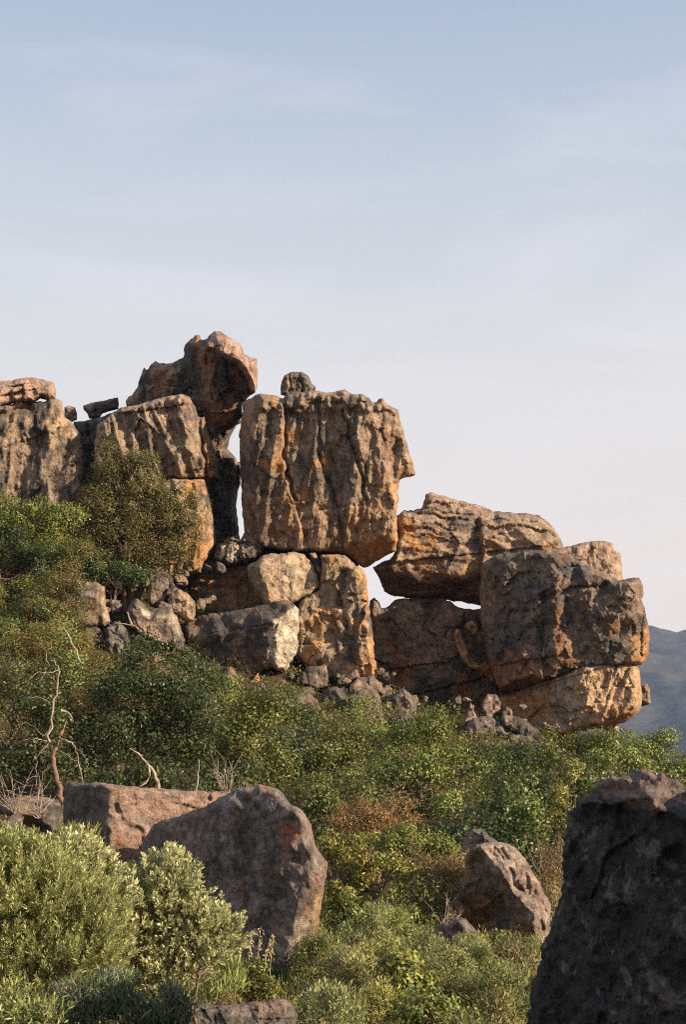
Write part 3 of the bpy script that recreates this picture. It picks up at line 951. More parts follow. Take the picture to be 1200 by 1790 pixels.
rock('pebble_rock', 'small orange rock peeping out below the right end of the pale orange block',
     [(1058, 1272), (1066, 1264), (1078, 1264), (1084, 1272), (1082, 1290), (1060, 1290)], 57.2, 16, 7, pal=(OCHRE, TAN, OCHRE), joints=(2, 0, 2.0), fac=((16, 4), (7, 2)), seed=23, g=1.2, rag=1, chips=((9, 2),), rough=1.5, cat='rock')
rock('nose_rock', 'small reddish brown rock sticking out at the right end of the outcrop',
     [(1112, 1198), (1122, 1194), (1132, 1196), (1137, 1206), (1138, 1218), (1139, 1230), (1128, 1234), (1112, 1236)], 59.5, 18, 7, pal=(BROWN, GREY, RUST), joints=(2, 0, 2.0), fac=((16, 4), (7, 2)), seed=24, g=1.2, rag=1.4, chips=((9, 3),), rough=2, cat='rock')


def f_rec(X, Y, wx, wy, h):
    return h + 8 * perlin(wx / 40, wy / 60, 5.) + 0.12 * (wy - 1140)


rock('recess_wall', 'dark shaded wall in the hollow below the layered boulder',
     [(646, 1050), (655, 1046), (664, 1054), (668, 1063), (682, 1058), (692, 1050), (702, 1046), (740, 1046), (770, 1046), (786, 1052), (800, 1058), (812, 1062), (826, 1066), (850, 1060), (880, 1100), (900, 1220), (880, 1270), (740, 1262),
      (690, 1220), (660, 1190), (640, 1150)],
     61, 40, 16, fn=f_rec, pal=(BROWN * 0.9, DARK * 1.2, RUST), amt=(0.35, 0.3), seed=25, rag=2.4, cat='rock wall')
for lab, pp in (('longest bright orange flake of rock slanting down the shaded hollow', [(793, 1106), (800, 1097), (807, 1103), (813, 1122), (821, 1140), (832, 1156), (840, 1164), (834, 1170), (820, 1166), (808, 1152), (799, 1130)]),
                ('small orange knob at the top of the slanting flake in the shaded hollow', [(816, 1088), (826, 1084), (836, 1092), (837, 1104), (829, 1111), (822, 1104), (812, 1098)]),
                ('rough orange ledge at the foot of the slanting flake in the shaded hollow', [(836, 1166), (848, 1154), (858, 1160), (866, 1174), (871, 1188), (862, 1194), (852, 1184)])):
    rock('rock_flake', lab, pp, 58.3, 13, 3, pal=(OCHRE * 1.15, RUST, TAN), amt=(0.1, 0.2), seed=26, g=1.2, rag=2, chips=(), joints=(0, 0, 0), fac=((14, 5), (6, 2.5)), rough=2, tilt=(-0.4, 0), cat='rock flake')


# --- boulders in the middle distance
def f_A(X, Y, wx, wy, h):
    h = h - 0.28 * (470 - wx) * -0.0
    h = smin(h, 225 + 0.80 * (wx - 510), 12)
    h = smin(h, 222 - 1.3 * side(wx, wy, (500, 1372), (556, 1520)), 7) if True else h
    h = smin(h, 222 - 1.2 * side(wx, wy, (556, 1520), (478, 1665)), 9)
    h = h - 14 * np.exp(-(line_d(wx, wy, [(418, 1392), (440, 1408), (462, 1432)]) / 4) ** 2)
    return h - 0.35 * np.clip(1420 - wy, 0, 60)


rock('round_boulder', 'large rounded dark boulder with a lit rim on its right, beside the silvery shrub',
     [(240, 1500), (243, 1480), (255, 1462), (262, 1448), (270, 1440), (290, 1433), (310, 1427), (330, 1420), (350, 1414), (372, 1403), (395, 1391), (408, 1384), (420, 1379), (436, 1376), (455, 1375), (470, 1376), (482, 1381), (495, 1391),
      (502, 1402), (508, 1410), (516, 1413), (524, 1416), (531, 1426), (538, 1438), (543, 1452), (546, 1466), (549, 1478), (553, 1487), (561, 1497), (569, 1506), (568, 1520), (565, 1540), (562, 1556), (560, 1570), (557, 1595), (555, 1615),
      (550, 1640), (545, 1664), (534, 1672), (520, 1690), (480, 1700), (400, 1700), (320, 1690), (262, 1640), (246, 1570)],
     20, 235, 20, Hb=110, fn=f_A, joints=(4, 70, 3.0), pal=(np.array((0.28, 0.228, 0.205)), GREY * 1.0, np.array((0.33, 0.17, 0.11))), amt=(0.36, 0.24), streak=(0.3, 0.3), seed=30, g=2.1, rag=2.2, chips=((20, 2),), rough=6, fac=((80, 16), (34, 7), (13, 3)), mat=M_ROCK_MID, speck=0.35,
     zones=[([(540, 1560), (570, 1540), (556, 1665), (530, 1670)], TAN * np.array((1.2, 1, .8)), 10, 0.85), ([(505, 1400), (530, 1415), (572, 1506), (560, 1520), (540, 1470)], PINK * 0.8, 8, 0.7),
            ([(490, 1620), (545, 1580), (550, 1670), (480, 1675)], PALE * 0.8, 12, 0.6), ([(255, 1460), (350, 1420), (360, 1470), (270, 1520)], BROWN, 25, 0.5)])


def f_B(X, Y, wx, wy, h):
    h = smin(h, 150 + 1.4 * side(wx, wy, (190, 1372), (194, 1536)), 4)
    h = smin(h, 158 - 0.42 * side(wx, wy, (190, 1372), (194, 1536)), 3)
    h = h - 7 * np.exp(-(line_d(wx, wy, [(200, 1410), (214, 1440), (240, 1452), (250, 1470)]) / 4) ** 2)
    h = h - 9 * np.exp(-(line_d(wx, wy, [(360, 1378), (362, 1400)]) / 3) ** 2)
    return h


rock('square_boulder', 'long square cornered boulder with a lit pinkish face, behind the rounded dark boulder',
     [(110, 1440), (110, 1400), (112, 1376), (120, 1366), (134, 1369), (150, 1371), (166, 1368), (185, 1370), (215, 1374), (250, 1377), (285, 1379), (320, 1382), (360, 1383), (400, 1384), (430, 1388), (430, 1480), (350, 1560), (262, 1570),
      (240, 1552), (214, 1540), (190, 1540), (165, 1540), (130, 1530), (114, 1490)],
     23, 150, 12, Hb=80, fn=f_B, joints=(3, 6, 3.0), pal=(PINK * 0.95, BROWN, RUST), amt=(0.2, 0.15), streak=(0.1, 0.3), seed=31, g=2.2, rag=1.8, chips=((13, 2),), rough=5, fac=((90, 12), (30, 5), (12, 2.6)), mat=M_ROCK_MID, speck=0.4,
     zones=[([(100, 1360), (186, 1376), (194, 1440), (190, 1545), (100, 1545)], GREY * 1.1, 4, 0.9), ([(192, 1480), (250, 1470), (250, 1560), (200, 1550)], RUST, 14, 0.6)])


def f_C(X, Y, wx, wy, h):
    e = [(838, 1480), (868, 1512), (890, 1548), (928, 1600), (940, 1665)]
    ed = np.interp(wy, [p[1] for p in e], [p[0] for p in e]) - wx           # positive left of the edge
    h = smin(h, 116 - 1.1 * np.clip(ed, -60, 200), 4)
    h = smin(h, 116 + 0.7 * ed, 4)
    for off in (18, 34):
        h = h - 10 * sstep(-0.3, 0.25, perlin(wx / 34, wy / 30, off * 3.)) * np.exp(-((ed + off + 9 * perlin(wx / 26, wy / 26, off)) / 4.5) ** 2)
    return h


rock('ridged_boulder', 'dark sloping boulder with a pale ridged right edge, beside the big foreground rock',
     [(790, 1610), (800, 1570), (812, 1520), (815, 1494), (824, 1484), (833, 1477), (848, 1473), (862, 1471), (876, 1472), (891, 1475), (904, 1484), (914, 1494), (924, 1508), (932, 1524), (942, 1540), (950, 1558), (958, 1574), (964, 1588),
      (962, 1612), (958, 1641), (952, 1660), (940, 1690), (880, 1690), (820, 1660), (795, 1640)],
     24, 125, 12, fn=f_C, joints=(2, 60, 3.0), pal=(BROWN * 0.95, GREY, RUST), amt=(0.25, 0.3), seed=32, g=1.6, rag=2.2, chips=((26, 5), (10, 3)), rough=5, mat=M_ROCK_MID,
     zones=[([(815, 1480), (870, 1468), (915, 1490), (968, 1590), (955, 1665), (935, 1660), (925, 1600), (890, 1550), (865, 1512)], (0.33, 0.265, 0.225), 6, 0.75)])
rock('small_boulder', 'small grey boulder with a lit right edge, left of the pale ridged boulder',
     [(745, 1650), (756, 1630), (768, 1618), (786, 1609), (800, 1607), (815, 1606), (828, 1620), (840, 1634), (852, 1650), (850, 1680), (750, 1680)], 22, 50, 14, pal=(GREY * 1.7, GREY, PINK), seed=33, g=1.5, rag=2, mat=M_ROCK_MID,
     chips=((16, 5), (7, 2)), tilt=(0.4, 0), fn=lambda X, Y, wx, wy, h: smin(h, 62 - 1.2 * side(wx, wy, (806, 1606), (846, 1652)), 4))
rock('peeping_boulder', 'dull brown boulder peeping out of the bushes above the pale ridged boulder',
     [(806, 1480), (816, 1458), (828, 1448), (846, 1452), (860, 1462), (872, 1474), (866, 1500), (815, 1510)], 27, 40, 12, pal=(BROWN, GREY, PINK), seed=34, g=1.5, rag=2, mat=M_ROCK_MID, chips=((16, 5),), tilt=(0.2, 0.2))
rock('low_rock', 'low flat rock in the grass at the bottom centre',
     [(318, 1810), (320, 1770), (328, 1758), (350, 1752), (380, 1757), (400, 1758), (440, 1752), (470, 1748), (500, 1745), (514, 1758), (520, 1775), (515, 1810)], 13.5, 60, 14, pal=(GREY * 1.4, GREY, PINK), seed=35, g=1.6, rag=2, mat=M_ROCK_NEAR,
     chips=((30, 8), (12, 3)), tilt=(0.05, 0.9), zones=[([(395, 1755), (500, 1743), (500, 1760), (420, 1775)], PINK, 8, 0.7)])


def f_D(X, Y, wx, wy, h):
    h = h + 1.15 * (wx - 1190)
    top = [(1000, 1440), (1040, 1400), (1070, 1392), (1120, 1400), (1160, 1430), (1230, 1440)]
    yt = np.interp(wx, [p[0] for p in top], [p[1] for p in top])
    h = smin(h, 315 + 0.9 * (wx - 1190) + 1.25 * (wy - yt), 8)                                # the crown leans back
    h = h + 46 * facet(wx / 46, wy / 24, 331) * sstep(1480, 1410, wy)
    h = h - 20 * sstep(-3, 6, pol(wx, wy, [(1066, 1560), (1040, 1570), (1058, 1500), (1110, 1460), (1130, 1452), (1150, 1470), (1120, 1500), (1090, 1540)]))
    return h


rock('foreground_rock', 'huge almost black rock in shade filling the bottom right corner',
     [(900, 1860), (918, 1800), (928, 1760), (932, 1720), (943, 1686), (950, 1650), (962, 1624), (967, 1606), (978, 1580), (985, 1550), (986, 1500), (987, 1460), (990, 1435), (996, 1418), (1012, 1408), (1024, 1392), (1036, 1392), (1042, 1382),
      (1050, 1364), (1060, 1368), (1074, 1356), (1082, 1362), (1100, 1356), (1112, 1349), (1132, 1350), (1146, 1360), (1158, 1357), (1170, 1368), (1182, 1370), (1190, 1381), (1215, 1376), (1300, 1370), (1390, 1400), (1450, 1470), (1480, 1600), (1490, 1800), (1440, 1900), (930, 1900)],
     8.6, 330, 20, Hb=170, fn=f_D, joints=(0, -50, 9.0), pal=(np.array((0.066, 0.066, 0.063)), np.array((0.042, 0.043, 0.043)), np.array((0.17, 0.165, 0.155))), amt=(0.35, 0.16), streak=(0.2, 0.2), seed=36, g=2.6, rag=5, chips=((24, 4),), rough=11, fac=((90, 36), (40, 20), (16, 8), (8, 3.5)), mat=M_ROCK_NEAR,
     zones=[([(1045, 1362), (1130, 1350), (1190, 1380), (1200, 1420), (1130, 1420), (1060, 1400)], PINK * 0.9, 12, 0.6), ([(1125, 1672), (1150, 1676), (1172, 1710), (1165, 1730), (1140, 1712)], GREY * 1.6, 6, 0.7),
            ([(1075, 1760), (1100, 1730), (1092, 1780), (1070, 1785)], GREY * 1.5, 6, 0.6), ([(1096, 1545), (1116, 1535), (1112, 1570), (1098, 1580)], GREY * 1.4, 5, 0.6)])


# ------------------------------------------------------------------ loose boulders
def boulder_mesh(name, size, seed, pal, cuts=17, sub=4):
    import bmesh
    rg = np.random.default_rng(seed)
    bm = bmesh.new()
    bmesh.ops.create_icosphere(bm, subdivisions=sub, radius=1.0)
    V = np.array([v.co[:] for v in bm.verts])
    Fc = np.array([[v.index for v in f.verts] for f in bm.faces])
    bm.free()
    n = np.concatenate([np.array([[1, 0, 0], [-1, 0, 0], [0, 1, 0], [0, -1, 0], [0, 0, 1], [0, 0, -1.]]) + rg.normal(size=(6, 3)) * 0.28, rg.normal(size=(cuts - 6, 3))])
    n /= np.linalg.norm(n, axis=1)[:, None]
    off = np.concatenate([rg.uniform(0.5, 0.8, 6), rg.uniform(0.62, 1.05, cuts - 6)])
    dots = V @ n.T
    rr = np.min(np.where(dots > 0.05, off[None, :] / np.maximum(dots, 0.05), 9), axis=1)
    rr = np.minimum(rr, 1.12)
    V = V * rr[:, None]
    k = seed * 3.7
    V = V * (1 + 0.07 * fbm(V[:, 0] * 2 + k, V[:, 1] * 2, V[:, 2] * 2, 5, 0.62) - 0.08 * (1 - np.clip(4 * np.abs(perlin(V[:, 0] * 1.7, V[:, 1] * 1.7 + k, V[:, 2] * 1.7)), 0, 1)))[:, None]
    m = fbm(V[:, 0] * 1.6 + k, V[:, 1] * 1.6, V[:, 2] * 1.6, 4, 0.6)
    m2 = fbm(V[:, 0] * 2.2, V[:, 1] * 2.2 + k, V[:, 2] * 2.2, 4, 0.6)
    col = np.ones((len(V), 3)) * pal[0]
    w = sstep(-0.1, 0.35, m)[:, None]
    col = col * (1 - w) + pal[1] * w
    w = sstep(0.25, 0.6, m2)[:, None]
    col = col * (1 - w) + pal[2] * w
    return mesh_from(name, V * np.asarray(size), quads=Fc, col=col, smooth=False)


PALS = [(GREY * 0.9, DARK, BROWN), (BROWN * 0.8, GREY, TAN), (GREY * 1.2, GREY * 0.7, PINK * 0.8), (TAN * 0.7, GREY, BROWN)]
_bseed = [100]


def loose(px, py, w, h, Y, label, pal=0, group=None, name='boulder', cat='boulder', mat=None, rot=None):
    """a loose boulder with its middle at a point of the picture, w x h picture pixels in size"""
    _bseed[0] += 1
    rg = np.random.default_rng(_bseed[0])
    s = mpp(Y)
    me = boulder_mesh(name, (w * s / 2, max(w, h) * s * 0.5, h * s / 2), _bseed[0], PALS[pal], sub=4 if max(w, h) > 21 else 3)
    c = P(px, py, Y)
    o = obj(name, me, mat or M_ROCK, loc=c)
    o.rotation_euler = (0, rg.uniform(-.35, .35) if rot is None else rot, 0)
    return tag(o, label, cat, group)


# individually recognisable ones
def piece(label, poly, Y, pal=0, H=None, tilt=(-0.2, 0.1), name='boulder', cat='boulder', zones=(), calm=(), grp=None):
    _bseed[0] += 1
    w = max(np.ptp([p[0] for p in poly]), np.ptp([p[1] for p in poly]))
    return rock(name, label, poly, Y, H or 0.55 * w, max(4, 0.16 * w), pal=PALS[pal], amt=(0.3, 0.25), seed=_bseed[0], g=1.3, rag=2.2, chips=((12, 2),), rough=3, tilt=tilt, cat=cat, zones=zones, group=grp,
                fac=((34, 9), (15, 4.5), (7, 2)), joints=(3, -12, 2.5), speck=0.2)


piece('squarish grey brown boulder, left one of the pair above the long fallen slab', [(258, 1055), (257, 1035), (262, 1017), (273, 1014), (284, 1020), (294, 1028), (296, 1040), (288, 1060), (272, 1064)], 53.2, 1)
piece('rounded brown boulder, right one of the pair above the long fallen slab', [(292, 1052), (296, 1036), (310, 1029), (325, 1036), (342, 1050), (343, 1070), (340, 1085), (330, 1088), (318, 1078), (300, 1072)], 53.0, 1)
piece('flat dark boulder lying above the pair of rounded boulders', [(256, 1014), (262, 1002), (280, 996), (296, 1000), (306, 1012), (304, 1026), (290, 1026), (270, 1018)], 53.9, 0)
piece('little tan stone above the pair of rounded boulders', [(304, 1012), (310, 1004), (320, 1004), (327, 1011), (322, 1019), (309, 1019)], 53.8, 3, name='stone', cat='stone')
piece('jagged white crusted boulder left of the long fallen slab', [(226, 1094), (222, 1070), (228, 1052), (240, 1046), (248, 1050), (260, 1067), (282, 1060), (300, 1063), (308, 1078), (316, 1098), (323, 1118), (320, 1128), (300, 1132), (272, 1124), (250, 1116)], 52.1, 2, H=50,
      zones=[([(244, 1060), (266, 1070), (262, 1082), (246, 1074)], BONE * 0.9, 5, 0.8), ([(280, 1070), (312, 1080), (318, 1110), (296, 1100)], PALE * 0.8, 8, 0.6)])
piece('smooth brown boulder below the left end of the long fallen slab', [(314, 1152), (316, 1136), (324, 1129), (336, 1138), (344, 1150), (343, 1164), (332, 1176), (320, 1174)], 51.8, 1)
piece('brown boulder with a bright right edge among the left bushes', [(126, 1080), (127, 1052), (138, 1024), (152, 1017), (168, 1018), (184, 1026), (184, 1052), (193, 1086), (182, 1096), (156, 1098), (136, 1092)], 51.2, 1, H=52,
      zones=[([(170, 1018), (186, 1024), (196, 1090), (180, 1096)], TAN * 1.1, 5, 0.8)])
piece('pinkish grey boulder under the bleached fallen branch', [(180, 1104), (192, 1092), (207, 1087), (221, 1099), (226, 1120), (234, 1160), (216, 1166), (196, 1164), (184, 1144)], 50.6, 2)
piece('dark boulder beside the pinkish grey one under the bleached fallen branch', [(226, 1118), (240, 1112), (254, 1116), (266, 1126), (264, 1146), (254, 1164), (236, 1166), (228, 1144)], 50.8, 0)
piece('grey boulder half covered by the left bushes', [(138, 1110), (150, 1096), (168, 1096), (184, 1108), (186, 1130), (160, 1138), (140, 1130)], 50.4, 0)
piece('grey pointed boulder left of the two orange stones', [(386, 1210), (384, 1188), (392, 1172), (402, 1164), (414, 1176), (424, 1190), (424, 1212)], 52.5, 2)
piece('tan stone on the right of the orange pointed one', [(440, 1226), (442, 1208), (450, 1196), (460, 1194), (467, 1204), (466, 1222), (458, 1228)], 52.0, 3, name='stone', cat='stone')
rock('orange_stone', 'bright orange pointed stone standing below the long fallen slab',
     [(414, 1226), (418, 1212), (430, 1200), (440, 1190), (446, 1180), (452, 1176), (453, 1190), (446, 1206), (442, 1226)], 52.4, 16, 6, pal=(OCHRE * 1.15, TAN, RUST), joints=(2, 0, 2.0), fac=((16, 4), (7, 2)), seed=61, g=1.2, rag=1.2, chips=((12, 4),), rough=2, tilt=(-0.3, 0), cat='stone')
piece('dark boulder in the shadow below the white end of the fallen slab', [(524, 1196), (526, 1176), (540, 1164), (558, 1166), (574, 1178), (574, 1200), (550, 1206)], 54.2, 0)
piece('dull grey boulder below the foot of the tan pillar', [(560, 1240), (562, 1216), (574, 1202), (590, 1200), (604, 1214), (608, 1240), (604, 1262), (582, 1266)], 53.2, 0)
piece('rough grey boulder at the right foot of the tan pillar', [(610, 1212), (614, 1194), (630, 1184), (654, 1182), (668, 1194), (674, 1214), (650, 1224), (624, 1222)], 54.0, 1)
piece('upright pale grey boulder left of the shaded hollow', [(684, 1250), (686, 1216), (696, 1206), (706, 1203), (718, 1212), (728, 1226), (730, 1250), (716, 1276), (694, 1272)], 53.6, 2)
piece('narrow grey boulder behind the upright pale grey one', [(660, 1226), (664, 1206), (676, 1197), (686, 1204), (688, 1228), (674, 1236)], 54.4, 1)
piece('broad pinkish brown boulder among the bushes under the tan pillar', [(498, 1226), (512, 1214), (540, 1210), (556, 1224), (566, 1246), (568, 1270), (560, 1300), (536, 1306), (514, 1284), (500, 1256)], 51.5, 1, H=50)
piece('tall brown boulder among the bushes right of the broad pinkish one', [(606, 1236), (612, 1214), (632, 1206), (656, 1206), (668, 1228), (674, 1272), (660, 1296), (630, 1290), (612, 1266)], 51.6, 1, H=45)
piece('tall narrow grey rock face among the bushes below the shaded hollow', [(688, 1262), (696, 1248), (712, 1246), (728, 1256), (724, 1290), (714, 1330), (700, 1336), (692, 1310)], 50.8, 2, name='rock', cat='rock')
piece('smooth dome shaped grey boulder in the right hand pile', [(814, 1284), (816, 1266), (832, 1255), (848, 1252), (864, 1256), (882, 1268), (890, 1283), (862, 1294), (830, 1294)], 52.0, 2, H=26)
piece('broad smooth grey boulder lowest in the right hand pile', [(842, 1316), (848, 1298), (866, 1290), (884, 1294), (906, 1304), (922, 1316), (922, 1338), (880, 1344), (850, 1338)], 50.8, 0, H=30)
piece('knobbly brown boulder against the pale orange block', [(872, 1262), (880, 1252), (900, 1252), (922, 1260), (940, 1274), (954, 1290), (950, 1304), (920, 1298), (892, 1280)], 52.4, 0)
piece('dark boulder at the right end of the right hand pile', [(884, 1296), (892, 1284), (912, 1284), (932, 1290), (952, 1304), (952, 1322), (926, 1326), (900, 1312)], 51.4, 0)
piece('grey knob at the top of the right hand pile', [(842, 1246), (844, 1224), (852, 1214), (868, 1214), (876, 1226), (877, 1246), (860, 1254)], 53.2, 2)
piece('small pale stone next to the grey knob', [(874, 1256), (877, 1243), (886, 1234), (896, 1242), (900, 1254), (890, 1262)], 53.0, 3, name='stone', cat='stone')
rock('pointed_stone', 'small upright pointed grey stone left of the right hand pile',
     [(810, 1268), (814, 1250), (820, 1236), (823, 1226), (828, 1236), (834, 1252), (835, 1270)], 52.6, 14, 5, pal=(TAN, GREY, BROWN), joints=(2, 0, 2.0), fac=((16, 4), (7, 2)), seed=62, g=1.2, rag=1, chips=((10, 3),), rough=2, tilt=(-0.3, 0), cat='stone')
loose(752, 1270, 60, 24, 52.6, 'low pinkish stone bank between the bushes below the hollow', 2)
loose(60, 1420, 120, 66, 27, 'low orange grey boulder under the dead twigs', 3, mat=M_ROCK_MID)
loose(92, 1430, 56, 70, 25.5, 'small crusted grey boulder left of the long square boulder', 2, mat=M_ROCK_MID)
loose(20, 1440, 60, 40, 25.0, 'flat pale stone under the dead twigs', 2, mat=M_ROCK_MID, name='stone', cat='stone')
loose(204, 1352, 30, 44, 31, 'little orange stone seen behind the long square boulder', 3, mat=M_ROCK_MID, name='stone', cat='stone')
loose(262, 1790, 30, 20, 13.0, 'small tan stone left of the low flat rock', 3, mat=M_ROCK_NEAR, name='stone', cat='stone')

# rubble that nothing tells apart
GRB = 'loose rubble along the foot of the rocks'
rg = np.random.default_rng(12)
zones_r = [((520, 700), (1170, 1240), (52.6, 54.6), 34, (9, 30)), ((250, 400), (985, 1070), (53.2, 55.7), 20, (9, 28)), ((130, 320), (1020, 1180), (50.6, 53), 24, (10, 32)),
           ((810, 960), (1230, 1320), (51.2, 53.2), 18, (9, 28)), ((400, 520), (1170, 1230), (52.2, 54.2), 14, (8, 22)), ((690, 820), (1220, 1280), (52, 54), 10, (10, 26))]
for (xa, xb), (ya, yb), (Ya, Yb), n_, (sa, sb) in zones_r:
    for k in range(n_):
        fr = rg.random()
        w = rg.uniform(sa, sb)
        loose(rg.uniform(xa, xb), yb + (ya - yb) * fr, w, w * rg.uniform(0.5, 1.2), Ya + (Yb - Ya) * fr, 'small angular grey brown rubble stone in a jumble at the foot of the outcrop', int(rg.integers(0, 4)), GRB, 'stone', 'stone')


# ------------------------------------------------------------------ plants
def tubes(paths, sides=5):
    """paths: list of (points, radii) -> vertices, quads"""
    Vs, Qs, base = [], [], 0
    for pts, rad in paths:
        pts = np.asarray(pts, float)
        rad = np.asarray(rad, float)
        tan = np.gradient(pts, axis=0)
        tan /= np.linalg.norm(tan, axis=1)[:, None] + 1e-9
        ref = np.where(np.abs(tan[:, 2:3]) > 0.9, np.array([[1.0, 0, 0]]), np.array([[0, 0, 1.0]]))
        a = np.cross(tan, ref)
        a /= np.linalg.norm(a, axis=1)[:, None] + 1e-9
        b_ = np.cross(tan, a)
        th = np.arange(sides) * 2 * math.pi / sides
        ring = pts[:, None, :] + rad[:, None, None] * (np.cos(th)[None, :, None] * a[:, None, :] + np.sin(th)[None, :, None] * b_[:, None, :])
        n = len(pts)
        Vs.append(ring.reshape(-1, 3))
        i = np.arange(n - 1)[:, None] * sides + np.arange(sides)[None, :]
        j = np.arange(n - 1)[:, None] * sides + (np.arange(sides)[None, :] + 1) % sides
        Qs.append(np.stack([i, j, j + sides, i + sides], -1).reshape(-1, 4) + base)
        base += n * sides
    return np.concatenate(Vs), np.concatenate(Qs)


def unit(a):
    return a / (np.linalg.norm(a, axis=-1, keepdims=True) + 1e-9)


def leaf_quads(c, d, L, W, rg, bend=0.25, facing=None):
    """one folded diamond per leaf: c root, d direction"""
    n = len(c)
    r = rg.normal(size=(n, 3)) if facing is None else facing
    sdir = unit(np.cross(d, r))
    up = np.cross(sdir, d)
    L = np.broadcast_to(L, (n,))[:, None]
    W = np.broadcast_to(W, (n,))[:, None]
    mid = c + d * L * 0.5
    v0 = c
    v1 = mid + sdir * W * 0.5 + up * W * bend
    v2 = c + d * L
    v3 = mid - sdir * W * 0.5 + up * W * bend
    V = np.stack([v0, v1, v2, v3], 1).reshape(-1, 3)
    Q = np.arange(4 * n).reshape(n, 4)
    return V, Q


def pick_cols(cols, n, rg, per=None):
    w = np.array([c[1] for c in cols], float)
    i = rg.choice(len(cols), n, p=w / w.sum())
    c = np.array([c[0] for c in cols])[i] * 1.45
    return c * rg.uniform(0.8, 1.25, (n, 1))


KINDS = {
    'green': dict(L=0.085, W=0.044, cols=[((0.100, 0.122, 0.026), 4), ((0.140, 0.155, 0.034), 3), ((0.060, 0.085, 0.022), 3), ((0.20, 0.15, 0.05), .5)], cr=0.40, per=150, up=0.35, bark=M_BARK),
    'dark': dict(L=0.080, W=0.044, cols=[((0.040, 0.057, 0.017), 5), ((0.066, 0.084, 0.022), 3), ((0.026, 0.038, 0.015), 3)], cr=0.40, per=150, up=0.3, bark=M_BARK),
    'olive': dict(L=0.062, W=0.028, cols=[((0.135, 0.115, 0.036), 5), ((0.165, 0.130, 0.048), 3), ((0.090, 0.085, 0.028), 3)], cr=0.28, per=110, up=0.3, bark=M_BARK),
    'yellow': dict(L=0.060, W=0.030, cols=[((0.150, 0.165, 0.036), 4), ((0.195, 0.195, 0.050), 2), ((0.100, 0.118, 0.028), 3), ((0.22, 0.15, 0.06), .8)], cr=0.15, per=70, up=0.5, bark=M_BARK),
    'brown': dict(L=0.050, W=0.016, cols=[((0.190, 0.115, 0.058), 5), ((0.150, 0.120, 0.046), 3), ((0.24, 0.155, 0.085), 2)], cr=0.16, per=70, up=0.6, bark=M_REDBARK),
    'feather': dict(L=0.055, W=0.012, cols=[((0.185, 0.190, 0.060), 4), ((0.24, 0.23, 0.095), 3), ((0.13, 0.140, 0.048), 3), ((0.27, 0.20, 0.10), .7)], cr=0.11, per=70, up=0.7, bark=M_REDBARK),
    'blue': dict(L=0.070, W=0.011, cols=[((0.078, 0.100, 0.050), 4), ((0.105, 0.130, 0.058), 3), ((0.050, 0.070, 0.038), 3)], cr=0.10, per=70, up=1.3, bark=M_BARK),
    'grassy': dict(L=0.110, W=0.012, cols=[((0.19, 0.195, 0.055), 4), ((0.24, 0.22, 0.070), 3), ((0.13, 0.145, 0.040), 2)], cr=0.12, per=60, up=1.6, bark=M_REDBARK),
}
_seed = [500]
DENS = 1.42


